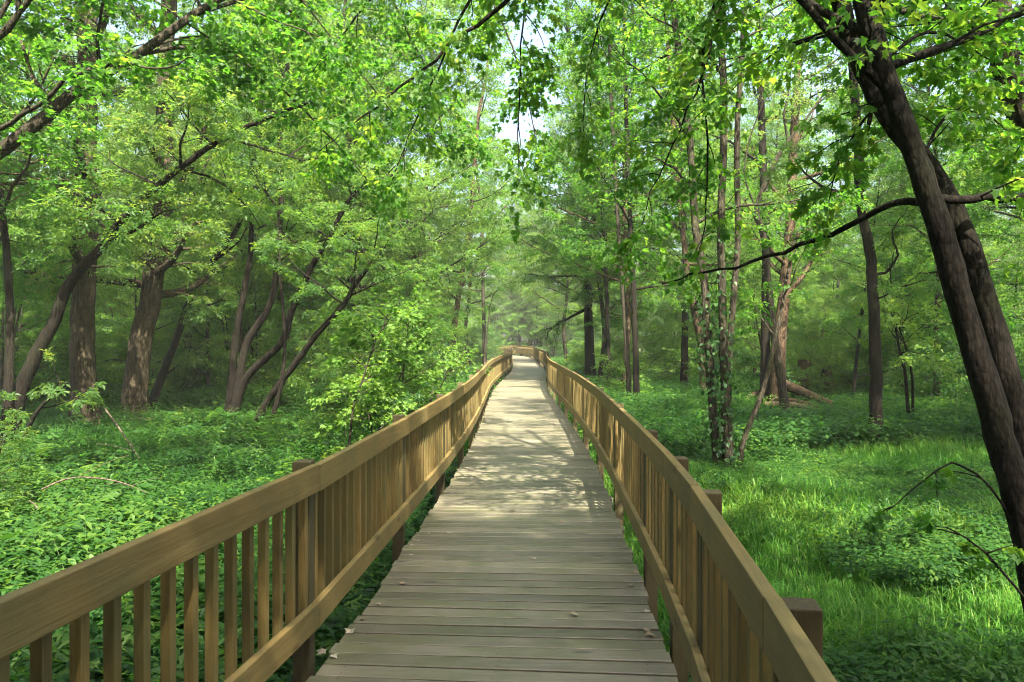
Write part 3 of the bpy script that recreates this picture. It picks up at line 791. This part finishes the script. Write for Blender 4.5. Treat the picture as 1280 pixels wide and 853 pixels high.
hero(24, 'clump of dark stems fanning out to the right by the left glade', (284, 19.8), [(290, 470, 19.8), (295, 420, 19.8), (306, 361, 19.8), (313, 319, 19.8), (318, 240, 19.9)], .105, .04, top=5, bark=M_BARKD, h0=.62, nl=8, L0=2.4, L1=1.6, n=18, size=.125, leaf=M_ELDER, tpl=TRIO, extra=[
    second((291, 19.6), [(300, 470, 19.6), (309, 428, 19.6), (337, 382, 19.4), (346, 333, 19.3), (352, 250, 19.2)], .115, .045, top=4, h0=.62, nl=7, step=.36, sub=1.1, spray=.48, dens=1.25),
    second((287, 19.4), [(300, 490, 19.4), (316, 463, 19.3), (352, 428, 19.0), (366, 385, 18.8), (390, 333, 18.6), (411, 298, 18.4), (440, 245, 18.2), (470, 228, 18), (498, 216, 17.8)], .125, .025, h0=.62, nl=9, L0=1.8, L1=1.0, step=.45, sub=.8, spray=.4, dens=1.1),
    second((314, 18.7), [(330, 510, 18.6), (345, 487, 18.5), (373, 449, 18.3), (397, 417, 18.1), (430, 380, 17.8)], .10, .035, top=1.5, h0=.6, nl=7, L0=1.9, L1=1.0, step=.45, sub=.8, spray=.4, dens=1.1),
    second((334, 18.4), [(344, 510, 18.4), (352, 477, 18.4), (356, 420, 18.4), (350, 340, 18.4)], .06, .025, top=1.5, h0=.6, nl=6, L0=1.8, L1=1.0, step=.45, sub=.8, spray=.4, dens=1.1)])
hero(25, 'twin pale yellowish slim trunk in the sun behind the left trees', (250, 41), [(249, 430, 41), (248, 350, 41), (247, 250, 41)], .12, .06, top=8, bark=M_BARKSUN, h0=.5, nl=9, L0=3.0, L1=2.0, n=30, size=.10, leaf=M_ASH, tpl=OVAL,
     extra=[second((255, 41), [(255, 420, 41), (256, 340, 41), (258, 250, 41)], .09, .05, top=5, nl=3)])
hero(26, 'dark stem slanting right close behind the tilting thick trunk', (182, 21), [(191, 500, 21), (204, 465, 21), (218, 430, 21), (243, 361, 21), (267, 326, 21), (299, 280, 21)], .13, .05, top=4, bark=M_BARKD, h0=.4, nl=9, L0=2.2, L1=1.4, n=18, size=.125, leaf=M_ELDER, tpl=TRIO)
hero(27, 'reddish sunlit straight trunk beyond the left railing', (562, 33), [(566, 430, 33), (571, 385, 33), (579, 330, 33), (588, 270, 33), (598, 150, 33.4)], .14, .05, top=5, bark=M_BARKR, h0=0.3, nl=18, L0=3.0, L1=2.0, n=30, size=.095)
hero(28, 'slim grey trunk between the reddish trunk and the end of the left railing', (606, 43), [(605, 400, 43), (603, 340, 43), (601, 260, 43)], .12, .05, top=5, bark=M_BARK, h0=0.3, nl=15, L0=2.6, L1=2.0, n=30, size=.10,
     extra=[branch([(609, 430, 42), (612, 385, 42), (622, 362, 42), (640, 352, 42)], .04, .01, step=.8, sub=.8, spray=.4)])
BACK = (652, 90)
# left edge maple whose boughs come in from outside the frame
hero(30, 'maple with a sunlit bough slanting in at the upper left corner', (-260, 8.5), [(-240, 420, 8.6), (-190, 300, 8.7), (-110, 240, 8.8), (-40, 212, 8.9), (0, 188, 9), (40, 160, 9), (85, 122, 9.1), (125, 97, 9.2), (170, 70, 9.3), (240, 20, 9.5)], .115, .035, top=1.5, bark=M_BARK, h0=.55, nl=5, L0=1.8, L1=1.6,
     n=22, size=.075, step=.34, sub=.8, spray=.4, tpl=LOBED, extra=[
         branch([(-120, 245, 8.7), (-30, 180, 8.4), (30, 142, 8.2), (100, 92, 8.0), (150, 78, 7.9), (200, 86, 7.8), (250, 70, 7.7)], .035, .006, t0=.3, step=.35, sub=.6, spray=.35),
         branch([(-110, 240, 8.8), (-60, 120, 8.6), (0, 46, 8.4), (22, 15, 8.3), (34, -30, 8.2), (60, -120, 8.2), (140, -200, 8.3)], .045, .015, t0=.3, step=.4, sub=.9, spray=.4),
         branch([(-60, 120, 8.6), (60, -60, 8.8), (160, -20, 9.2), (250, 40, 9.6), (330, 90, 10)], .03, .005, t0=.2, step=.32, sub=.8, spray=.4),
         branch([(0, 46, 8.4), (120, -80, 8.0), (240, -30, 8.0), (330, 20, 8.2), (420, 50, 8.4)], .03, .005, t0=.2, step=.3, sub=.8, spray=.4),
         branch([(60, -120, 8.2), (180, -160, 8.6), (320, -60, 9.2), (400, 30, 9.8), (440, 90, 10)], .03, .005, t0=.2, step=.3, sub=.8, spray=.4),
         branch([(60, -120, 8.2), (260, -260, 9.5), (420, -120, 10.5), (500, 20, 11.2), (540, 110, 11.5), (560, 190, 11.6)], .035, .005, t0=.3, step=.22, sub=.9, spray=.4, dens=1.2),
         branch([(260, -260, 9.5), (460, -220, 11), (580, -60, 12), (640, 60, 12.4), (665, 150, 12.5), (672, 220, 12.5)], .03, .005, t0=.3, step=.22, sub=.8, spray=.4, dens=1.2),
         branch([(170, 70, 9.3), (260, 60, 10), (350, 110, 10.8), (420, 180, 11.4), (470, 240, 11.6)], .03, .005, t0=.1, step=.22, sub=.9, spray=.4, dens=1.2),
         branch([(240, 20, 9.5), (330, 0, 10.2), (420, 60, 10.8), (490, 140, 11.2)], .03, .005, t0=.1, step=.22, sub=.9, spray=.4, dens=1.2)])
# saplings and shrubs beside the left railing
sap = dict(name='sapling', cat='sapling', leaf=M_PALE, tpl=LOBED, n=15, spray=.34, sub=.5, step=.3, dens=1.0, sides=7)
hero(40, 'pale green maple sapling leaning on the air just outside the left railing', (432, 10.5), [(440, 520, 10.5), (455, 470, 10.5), (470, 425, 10.5), (490, 395, 10.5)], .018, .006, h0=.3, nl=9, L0=.45, L1=.3, size=.082, **sap)
hero(41, 'bushy pale sapling behind the left railing, next to the reddish trunk', (500, 15), [(503, 480, 15), (508, 430, 15), (512, 395, 15)], .025, .006, h0=.2, nl=13, L0=.8, L1=.5, size=.09, **sap)
hero(42, 'low yellow green sapling between the leaning clump and the left railing', (468, 12.5), [(463, 510, 12.5), (462, 465, 12.5)], .018, .006, h0=.2, nl=10, L0=.5, L1=.3, size=.082, **sap)

heroes.append((gpt(*BACK)[0], 90))
put(TALL, 1, gpt(*BACK)[0], 90, 1.15, 1.0, 'tree', 'dark thick trunk standing just behind the far end of the boardwalk', 'tree', None)
for x, y in ((-11.5, 10.5), (-10.8, 15.0), (12.5, 12.5), (9.8, 9.2), (-12, 7)):
    heroes.append((x, y))
    put(TALL, int(x * 3 + y) % 5, x, y, 1.0, x, 'tree', 'tree rooted outside the picture whose crown leans in from the %s' % ('left' if x < 0 else 'right'), 'tree', 'crowns leaning in from the %s' % ('left' if x < 0 else 'right'))
for k, y in enumerate((34,)):
    for sg in (-1, 1):
        if sg < 0: continue
        yy = y + (1.5 if sg > 0 else 0); x = float(np.interp(yy, [25, 31.6, 41, 53, 72], [.29, .51, .9, .98, .72])) + sg * (3.4 + .5 * ((k * 7) % 3))
        heroes.append((x, yy))
        put(TALL, (0, 6, 3, 2)[(k + (sg > 0)) % 4], x, yy, .95 + .04 * (k % 4), k * 1.3 + sg, 'tree', 'tree close beside the far stretch of the boardwalk on its %s, arching over it' % ('right' if sg > 0 else 'left'), 'tree',
            'trees lining the far stretch of the boardwalk on the %s' % ('right' if sg > 0 else 'left'))
for k, (x, y, q, lab) in enumerate((
        (-2.35, 13.6, .75, 'first rounded shrub beside the left railing past the nearest sapling'), (-2.9, 16.8, .9, 'waist high shrub in the green bank left of the railing'),
        (-2.3, 18.6, 1.1, 'small shrub tight against the left railing before its bend'), (-3.9, 19.6, .9, 'broad shrub between the leaning clump and the left railing'),
        (-2.7, 22.5, 1.2, 'tall shrub tight against the left railing at its bend'), (-4.4, 24.5, 1.1, 'shrub standing behind the broad shrub left of the bend'), (-3.8, 27.0, 1.5, 'largest shrub left of the railing, by the reddish trunk'),
        (-5.85, 8.3, .42, 'straggly shrub at the far left edge among dead sticks'))):
    heroes.append((x, y))
    put(SHRUB, (0, 1, 2, 1, 0, 1, 0, 1, 1)[k], x, y, q, k * 1.7, 'shrub', lab, 'shrub', None)
for k, (x, y, q, lab) in enumerate(((-3.6, 24.8, .8, 'young tree leaning out of the green bank left of the railing bend'), (-4.6, 29.5, .9, 'young tree just behind the reddish trunk'), (-3.9, 32.0, .8, 'pale young tree at the left railing before its far end'))):
    heroes.append((x, y))
    put(LOW, (3, 1, 4)[k], x, y, q, k * 2.1, 'young_tree', lab, 'young tree', None)
for x, y, q, lab in ((-5.6, 26.2, 1.1, 'leafy tree behind the leaning clump, its trunk nearly hidden by the dark stems'), (-9.4, 26.8, 1.1, 'leafy tree behind the tilting thick trunk, its trunk in shade'), (-6.9, 31.5, 1.1, 'leafy tree in the gap between the leaning clump and the reddish trunk'), (-3.3, 27.5, 1.0, 'leafy tree rising just left of the railing bend, its crown meeting the one opposite'), (-2.6, 47, 1.05, 'slender pale tree at the left of the walk far beyond its bend'), (3.9, 53, 1.1, 'slender pale tree at the right of the walk in its far sunlit stretch'), (4.4, 29.5, 1.05, 'leafy tree rising right of the railing bend, its crown meeting the one opposite')):
    heroes.append((x, y))
    put(TALL, 6 if x < 0 or y > 40 else 3, x, y, q, 1.3 + x, 'tree', lab, 'tree', None)
# --- the wood: scattered copies
gR = np.random.default_rng(77)
placed = list(heroes)
def clear(x, y, d): return all((x - a) ** 2 + (y - b) ** 2 > d * d for a, b in placed)
def vis(x, y, m=3): return abs(x) < y * .70 + m
count = 0
for k in range(4000):
    y = 16 + 105 * gR.random() ** .8; x = gR.uniform(-.76, .76) * y * 1.05
    cx = float(np.interp(y, [0, 16, 25, 40, 72, 80], [-.1, .28, .29, .88, .7, -1.5]))
    if abs(x - cx) < (3.6 if y < 30 else 2.7 if y < 76 else 3.5): continue
    if abs(x + 1) < 9 and 53 < y < 88 or -11 < x < 6 and 36 < y < 88: continue
    if 2 < x < 10 and y < 24: continue
    if -8 < x < -2 and y < 24: continue
    if not clear(x, y, 3.3 if y < 60 else 4.0): continue
    placed.append((x, y)); count += 1
    far = y > 55
    if far: lab, grp = ('hazy tree deep in the wood beyond the boardwalk', 'hazy trees deep in the wood')
    elif x < 0: lab, grp = ('leafy tree standing back in the wood left of the boardwalk', 'trees standing back in the left wood')
    else: lab, grp = ('leafy tree standing back in the wood right of the boardwalk', 'trees standing back in the right wood')
    put(TALL, (0, 3, 6, 2, 4, 0, 3, 6, 1, 5)[gR.integers(0, 10)], x, y, gR.uniform(.8, 1.1), gR.uniform(0, 6.28), 'tree', lab, 'tree', grp)
    if count >= 150: break
count = 0
for k in range(3000):
    y = 20 + 70 * gR.random() ** .9; x = gR.uniform(-.74, .74) * y
    cx = float(np.interp(y, [0, 16, 25, 40, 72, 80], [-.1, .28, .29, .88, .7, -1.5]))
    if abs(x - cx) < (3.9 if y < 76 else 4): continue
    if abs(x - .9) < 6 and 42 < y < 86: continue
    if 2 < x < 11 and y < 27: continue
    if -9 < x < -2 and y < 26: continue
    if not clear(x, y, 1.8): continue
    placed.append((x, y)); count += 1
    side_ = 'left' if x < 0 else 'right'
    put(LOW, 4 + count % 2 if -10 < x < 1 and y > 34 else gR.integers(0, 99), x, y, gR.uniform(.7, 1.15), gR.uniform(0, 6.28), 'young_tree', 'young tree leafy to the ground in the %s hand understorey' % side_, 'young tree', 'young trees in the %s understorey' % side_)
    if count >= 230: break
count = 0
for k in range(3000):
    y = 11 + 60 * gR.random(); x = gR.uniform(-.72, .72) * y
    cx = float(np.interp(y, [0, 16, 25, 40, 72, 80], [-.1, .28, .29, .88, .7, -1.5]))
    if abs(x - cx) < 3.1: continue
    if 1 < x < 12 and y < 26: continue
    if -12 < x < -1 and y < 22: continue
    if not clear(x, y, 1.2): continue
    placed.append((x, y)); count += 1
    side_ = 'left' if x < 0 else 'right'
    put(SHRUB, gR.integers(0, 99), x, y, gR.uniform(.7, 1.2), gR.uniform(0, 6.28), 'shrub', 'low leafy shrub on the forest floor %s of the boardwalk' % side_, 'shrub', 'low shrubs %s of the boardwalk' % side_)
    if count >= 230: break

for k in range(26):
    y = gR.uniform(87, 118); x = gR.uniform(-16, 16)
    put(TALL if k < 14 else LOW, (6 if k % 3 else 0) if k < 14 else 4 + k % 2, x, y, gR.uniform(1.1, 1.3), gR.uniform(0, 6.28), 'tree' if k < 14 else 'young_tree',
        'hazy tree closing the view behind the far bend of the boardwalk' if k < 14 else 'hazy young tree behind the far bend of the boardwalk',
        'tree' if k < 14 else 'young tree', 'hazy trees behind the far bend' if k < 14 else 'hazy young trees behind the far bend')
for k, (x, y) in enumerate(((-1.9, 66), (-2.6, 70), (-2.1, 73.5), (-4.4, 76.5), (-3.4, 73))):
    put(SHRUB, k % 3, x, y, 1.15, k * 1.9, 'shrub', 'hazy shrub in the inner corner of the far bend, left of the boardwalk', 'shrub', 'hazy shrubs in the inner corner of the far bend')
for k in range(16):
    put(LOW if k % 2 else SHRUB, 4 if k % 2 else 2, gR.uniform(-4, 6), gR.uniform(87, 97), gR.uniform(.9, 1.4), k, 'young_tree' if k % 2 else 'shrub',
        'hazy young tree behind the far bend of the boardwalk' if k % 2 else 'hazy shrub behind the far bend of the boardwalk', 'young tree' if k % 2 else 'shrub',
        'hazy young trees behind the far bend' if k % 2 else 'hazy shrubs behind the far bend')
for x, y in ((-3.4, -6.2), (2.8, -4.4), (5.4, -6.2), (1.9, -9.0), (-2.8, -10.0), (-5.0, -3.6), (-10.5, -1.0), (-7.4, -2.6), (-11.0, .5), (1.0, -9.5), (-7.0, -9), (6.5, -10), (0.8, -14), (11.5, -4.0), (-11.5, -4.5)):  # unseen trees, added to cast shade over the near walk, rails and plants
    put(TALL, gR.integers(0, 99), x, y, gR.uniform(.95, 1.1), gR.uniform(0, 6.28), 'tree', 'unseen tree added round the viewpoint to shade the near walk and plants', 'tree', 'unseen shade trees added round the viewpoint')

# ------------------------------------------------------------------ fallen wood
def log(label, pts, r0, r1, mat=M_BARKR, name='fallen_log', cat='log', group=None, twigs=0, seed=0):
    g = np.random.default_rng(seed)
    mb = MB(); c = crom([P(*p) for p in pts], 5); b = c[0].copy()
    tube(mb, c - b, np.linspace(r0, r1, len(c)), 10, 0, .07, g)
    for k in range(twigs):
        i = g.integers(3, len(c) - 1); d = unit(g.normal(0, 1, 3) + np.array([0, 0, .4]))
        q = np.array([c[i] - b + d * .5 * t * (1 + .2 * k) + np.array([0, 0, -.1 * t * t]) for t in np.linspace(0, 1, 5)])
        tube(mb, q, np.linspace(r1 * .7, .003, 5), 5, 0)
    o = link(name, mb.mesh(name, [mat]))
    o.location = b
    tag(o, label, cat, group)
log('upper fallen log sloping down right from the shaggy trunk', [(978, 480, 24), (1000, 489, 23.6), (1040, 505, 23.0)], .18, .10, seed=1)
log('lower fallen log lying flat in front of the shaggy trunk', [(955, 507, 22.6), (985, 506, 22.6), (1016, 510, 22.4)], .12, .07, seed=2)
log('short pale fallen log between the two longer ones', [(968, 498, 23), (995, 502, 22.8), (1022, 508, 22.5)], .10, .06, seed=3)
log('fallen log poking left behind the ivy clad clump', [(965, 486, 24.5), (945, 492, 24.3), (934, 498, 24.2)], .10, .06, seed=4)
log('arched dead branch over the ferns at the far left', [(52, 612, 8.4), (80, 600, 8.5), (110, 597, 8.5), (150, 603, 8.5), (185, 617, 8.5)], .012, .005, mat=M_BARKL, name='dead_branch', cat='branch', seed=5, twigs=3)
log('grey dead branch leaning from the tilting trunk to the ferns', [(130, 510, 14), (145, 530, 13), (160, 552, 12.2), (175, 575, 11.5)], .02, .008, mat=M_BARKL, name='dead_branch', cat='branch', seed=6, twigs=3)
log('short bent dead stick standing in the ferns at the left edge', [(52, 668, 7.9), (50, 645, 7.9), (44, 632, 7.9), (36, 626, 7.9)], .012, .005, mat=M_BARKL, name='dead_branch', cat='branch', seed=7)
log('mossy brown log lying at the left edge of the ferns', [(-40, 704, 7.6), (10, 694, 7.6), (34, 690, 7.7)], .10, .07, seed=8)
def stump(label, x, Z, h, r, seed):
    g = np.random.default_rng(seed); mb = MB(); b = gpt(x, Z)
    c = np.array([(0, 0, 0), (.02, 0, h * .3), (.05, .02, h * .7), (.06, .02, h)])
    tube(mb, crom(c, 3), np.linspace(r * 1.3, r * .8, 10), 14, 0, .08, g)
    o = link('tree_stump', mb.mesh('tree_stump', [M_BARKR])); o.location = b
    tag(o, label, 'stump')
stump('tall reddish stump at the back of the glade right of the fallen logs', 1003, 27, 1.7, .22, 1)
stump('short dark stump farther right behind the fallen logs', 1032, 28, 1.3, .24, 2)
stump('broken dark stump at the right end of the glade', 1058, 30, 1.0, .2, 3)

# ------------------------------------------------------------------ ground cover (nobody could count it)
def herb_template(seed, fronds, pairs, h):
    """a leafy stem rosette: arching fronds set with leaflets"""
    g = np.random.default_rng(seed); V, F = [], []
    for f in range(fronds):
        a = f / fronds * 6.28 + g.normal(0, .3); e = g.uniform(.5, 1.2); L = h * g.uniform(.7, 1.15)
        o = np.array([math.cos(a), math.sin(a), 0]); lat = np.array([-o[1], o[0], 0])
        for k in range(pairs):
            t = .25 + .75 * (k + .5) / pairs
            c = o * (L * t * math.cos(e)) + UP * (L * (math.sin(e) * t - .45 * t * t))
            ll = L * .30 * (1.15 - .75 * t)
            for sg in (-1, 1):
                d = unit(lat * sg + o * .55 - UP * .15 + g.normal(0, .15, 3)); wv = np.cross(d, UP + g.normal(0, .3, 3)); wv = unit(wv) * ll * .22
                b = len(V)
                V += [c, c + d * ll * .45 + wv, c + d * ll, c + d * ll * .45 - wv]
                F.append([b, b + 1, b + 2, b + 3])
        b = len(V); d = o * math.cos(e) - UP * .3
        c = o * (L * math.cos(e)) + UP * (L * (math.sin(e) - .45)); wv = lat * L * .05
        V += [c, c + d * L * .12 + wv, c + d * L * .25, c + d * L * .12 - wv]; F.append([b, b + 1, b + 2, b + 3])
    return np.array(V), F
def broad_template(seed, n, h):
    """a clump of stalked broad leaves"""
    g = np.random.default_rng(seed); V, F = [], []
    for f in range(n):
        a = g.uniform(0, 6.28); r = h * g.uniform(.1, .7); z = h * g.uniform(.35, 1.0)
        o = np.array([math.cos(a), math.sin(a), 0]); lat = np.array([-o[1], o[0], 0]); s = h * g.uniform(.12, .24)
        c = o * r + UP * z; d = unit(o - UP * g.uniform(.0, .6)); nn = unit(np.cross(lat, d))
        b = len(V)
        V += [c, c + d * s * .4 + lat * s * .33 + nn * s * .06, c + d * s, c + d * s * .4 - lat * s * .33 + nn * s * .06]
        F += [[b, b + 1, b + 2], [b, b + 2, b + 3]]
    return np.array(V), F
def weed_template(seed, h, pairs):
    """an upright stalk with opposite drooping leaves"""
    g = np.random.default_rng(seed); V, F = [], []
    lx, ly = g.normal(0, .12, 2)
    at = lambda t: np.array([lx * t * t, ly * t * t, h * t])
    V += [at(0) + [.004, 0, 0], at(0) - [.004, 0, 0], at(1)]; F.append([0, 1, 2])
    a = 0.
    for k in range(pairs):
        t = .18 + .82 * k / (pairs - 1); a += 1.57 + g.normal(0, .25); s = h * .26 * (1.15 - .75 * t) * g.uniform(.8, 1.2)
        for sg in (0, math.pi):
            o = np.array([math.cos(a + sg), math.sin(a + sg), 0]); lat = np.array([-o[1], o[0], 0]); d = unit(o + UP * g.uniform(-.7, .25))
            b = len(V); c = at(t)
            V += [c, c + d * s * .45 + lat * s * .27 + UP * s * .08, c + d * s - UP * s * .1, c + d * s * .45 - lat * s * .27 + UP * s * .08]
            F += [[b, b + 1, b + 2], [b, b + 2, b + 3]]
    return np.array(V), F
def scatter_pts(g, n, ymin, ymax, side, power=1.6, gap=1.22):
    """points denser near the camera, outside the walk"""
    y = ymin + (ymax - ymin) * g.random(n) ** power
    u = g.random(n)
    cx = np.interp(y, [0, 3.8, 7, 10, 15, 25, 41, 70, 80], [-.58, -.09, .09, .22, .28, .29, .9, .7, -1.5])
    edge_ = y * .72 + 1.6
    if side < 0: x = cx - gap - u * (edge_ + cx - gap)
    else: x = cx + gap + u * (edge_ - cx - gap)
    k = ~((x > 7.3) & (x < 10.6) & (y > 20.8) & (y < 25.5) & (g.random(n) < .85))
    return x[k], y[k]
def spread(mb, tpl, g, x, y, smin, smax, tint, grow=1.0, lift=0):
    n = len(x)
    a = g.uniform(0, 6.28, n); s = g.uniform(smin, smax, n) * np.clip(grow, .5, 1.6)
    tl = g.normal(0, .12, (n, 2))
    ca, sa = np.cos(a), np.sin(a)
    T = tpl[0]
    V = np.empty((n, len(T), 3))
    V[..., 0] = (T[None, :, 0] * ca[:, None] - T[None, :, 1] * sa[:, None]); V[..., 1] = (T[None, :, 0] * sa[:, None] + T[None, :, 1] * ca[:, None]); V[..., 2] = T[None, :, 2]
    V[..., 2] += V[..., 0] * tl[:, :1] + V[..., 1] * tl[:, 1:]
    V *= s[:, None, None]
    V[..., 0] += x[:, None]; V[..., 1] += y[:, None]; V[..., 2] += (gz(x, y) + lift)[:, None]
    mb.add_many(V, tpl[1], 0, np.clip(tint + g.normal(0, .22, n), 0, 1))
def patch(x, y, sx=.45, sy=.6):
    return np.sin(x * 1.1 * sx * 2 + 1) * np.cos(y * .9 * sy * 2 + 2) * .5 + np.sin(x * .37 + y * .53) * .5

def build_herbs():
    g = np.random.default_rng(8)
    mb = MB()
    H = [herb_template(s, f, p, h) for s, f, p, h in ((1, 6, 8, .5), (2, 7, 9, .55), (3, 5, 7, .45))]
    B = [broad_template(s, n, h) for s, n, h in ((4, 44, .45), (5, 34, .38))]
    # left: ferny herbs, thick near the railing
    for tpl in H:
        x, y = scatter_pts(g, 6500, 1.2, 24, -1, 1.25); z = .75 + .5 * patch(x * 1.7, y * 1.3); spread(mb, tpl, g, x, y, .45, 1.1, .5 + .25 * patch(x, y), z)
    for tpl in B:
        x, y = scatter_pts(g, 3000, 1.2, 26, -1, 1.3); spread(mb, tpl, g, x, y, .4, .95, .42 + .22 * patch(x, y))
    for tpl in (H[2], B[0], B[1]):
        x, y = scatter_pts(g, 4500, 22, 75, -1, 1.2); spread(mb, tpl, g, x, y, .9, 1.9, .55 + .22 * patch(x, y))
    for tpl in H[:2]:
        x, y = scatter_pts(g, 420, 2.4, 22, -1, 1.1, 1.7); k = patch(x * 1.9 + 3, y * 1.2) > -.1; spread(mb, tpl, g, x[k], y[k], 1.2, 1.9, .62)
    # right: low herbs through the grass, thick in the near corner
    for tpl in B + H[2:]:
        x, y = scatter_pts(g, 3000, 1.5, 16, 1, 1.1)
        k = (patch(x, y) > -.1) | (y < 5.2) & (g.random(len(x)) < .9); spread(mb, tpl, g, x[k], y[k], .35, .8, .52 + .15 * patch(x[k], y[k]))
        x, y = scatter_pts(g, 4500, 14, 75, 1, 1.2); spread(mb, tpl, g, x, y, .6, 1.5, .5 + .22 * patch(x, y))
    for sd, h, pr in ((11, .55, 7), (12, .42, 6), (13, .62, 8)):
        W = weed_template(sd, h, pr)
        x, y = scatter_pts(g, 2200, 2.2, 26, -1, 1.2, 1.5); k = (patch(x * 1.6, y * 1.4) > -.15); spread(mb, W, g, x[k], y[k], .6, 1.1, .62 + .2 * patch(x[k], y[k]))
        x, y = scatter_pts(g, 2600, 22, 70, -1, 1.2, 1.6); spread(mb, W, g, x, y, .8, 1.5, .6)
        x, y = scatter_pts(g, 1500, 2.0, 26, 1, 1.0, 1.6); k = (patch(x * 1.3 + 2, y * 1.1) > .2) | (y < 4.6); spread(mb, W, g, x[k], y[k], .35, .75, .5)
        x, y = scatter_pts(g, 2600, 18, 70, 1, 1.1, 1.6); spread(mb, W, g, x, y, .6, 1.2, .55)
    tag(link('ferns', mb.mesh('ferns', [M_HERB])), 'thick ferny ground plants covering the forest floor', 'ground plants', kind='stuff')
build_herbs()
def build_grass():
    g = np.random.default_rng(9)
    mb = MB()
    def blades(n, x, y, h0, h1, wd):
        h = g.uniform(h0, h1, n) * np.clip(.8 + .55 * patch(x * 2.3 + 1, y * 1.9), .35, 1.5); a = g.uniform(0, 6.28, n); bend = g.uniform(.15, .95, n) * h
        o = np.stack([np.cos(a), np.sin(a), np.zeros(n)], -1); lat = np.stack([-np.sin(a), np.cos(a), np.zeros(n)], -1)
        b = np.stack([x, y, gz(x, y)], -1); wv = lat * (wd * g.uniform(.6, 1.3, n))[:, None]
        m1 = b + o * (bend * .25)[:, None] + UP * (h * .55)[:, None]
        tp = b + o * bend[:, None] + UP * (h * (1 - .35 * bend / h))[:, None]
        V = np.stack([b - wv, b + wv, m1 + wv * .8, m1 - wv * .8, tp], 1)
        mb.add_many(V, [[0, 1, 2, 3], [3, 2, 4]], 0, np.clip(.46 + .32 * patch(x * 1.5, y * 1.3) + g.normal(0, .2, n), 0, 1))
    for n, y0, y1, h0, h1, wd in ((110000, 1.2, 13, .10, .34, .0045), (110000, 8, 30, .14, .40, .009), (70000, 26, 80, .2, .5, .02)):
        x, y = scatter_pts(g, n, y0, y1, 1, 1.15, .95); blades(len(x), x, y, h0, h1, wd)
    for n, y0, y1, h0, h1, wd in ((25000, 1.2, 14, .10, .30, .005), (40000, 12, 34, .15, .42, .010), (40000, 26, 80, .2, .5, .02)):
        x, y = scatter_pts(g, n, y0, y1, -1, 1.15, .95); blades(len(x), x, y, h0, h1, wd)
    # strip under the walk's edges
    tag(link('grass', mb.mesh('grass', [M_GRASS])), 'bright green grass of the glades beside the boardwalk', 'grass', kind='stuff')
build_grass()

# ------------------------------------------------------------------ dry leaves on the planks
for k in range(46):
    g_ = np.random.default_rng(900 + k); y_ = g_.uniform(3.4, 15); sd_ = -1 if k % 3 else 1
    c_ = centre_x(y_) + sd_ * (.90 - abs(g_.normal(0, .07 if k % 4 else .4)))
    n_ = int(g_.integers(5, 8)); a_ = np.sort(g_.uniform(0, 6.28, n_)); q_ = g_.uniform(.008, .02)
    m_ = MB(); m_.add([(q_ * math.cos(t) * g_.uniform(.6, 1.3), q_ * math.sin(t), .001 + q_ * g_.uniform(.05, .4)) for t in a_], [list(range(n_))], tint=float(g_.random()))
    o_ = link('leaf_scrap', m_.mesh('leaf_scrap', [M_DRY])); o_.location = (c_, y_, .001)
    tag(o_, 'tiny dry scrap of leaf lying among others near the ends of the planks', 'leaf scrap', 'tiny leaf scraps on the planks')
def dry_leaf(k, x, y, label):
    g = np.random.default_rng(500 + k)
    mb = MB()
    V = LOBED[0] * np.array([1, 1, 1]); s = g.uniform(.035, .06)
    V = V * s; V[:, 2] = s * (.14 + .3 * (V[:, 0] / s) ** 2 + .12 * np.sin(V[:, 1] / s * 5 + k)); V[:, 2] -= V[:, 2].min() - .003
    mb.add(V, LOBED[1], tint=float(g.random()))
    o = link('dry_leaf', mb.mesh('dry_leaf', [M_DRY]))
    Z = CAM_H * FPX / (y - HOR); p = P(x, y, Z)
    o.location = (p[0], p[1], .002); o.rotation_euler = (0, 0, g.uniform(0, 6.28))
    tag(o, label, 'leaf', 'dry leaves on the planks')
for k, (x, y) in enumerate([(414, 822), (406, 816), (470, 757), (500, 730), (452, 775), (437, 793), (782, 708), (792, 716), (788, 735), (806, 765), (812, 790), (818, 796), (668, 700), (700, 652), (760, 640), (640, 640), (560, 668), (722, 770)]):
    dry_leaf(k, x, y, 'pale curled dry leaf lying on the grey planks by the %s railing' % ('left' if x < 600 else 'right') if not 600 < x < 770 else 'pale curled dry leaf lying out in the middle of the planks')
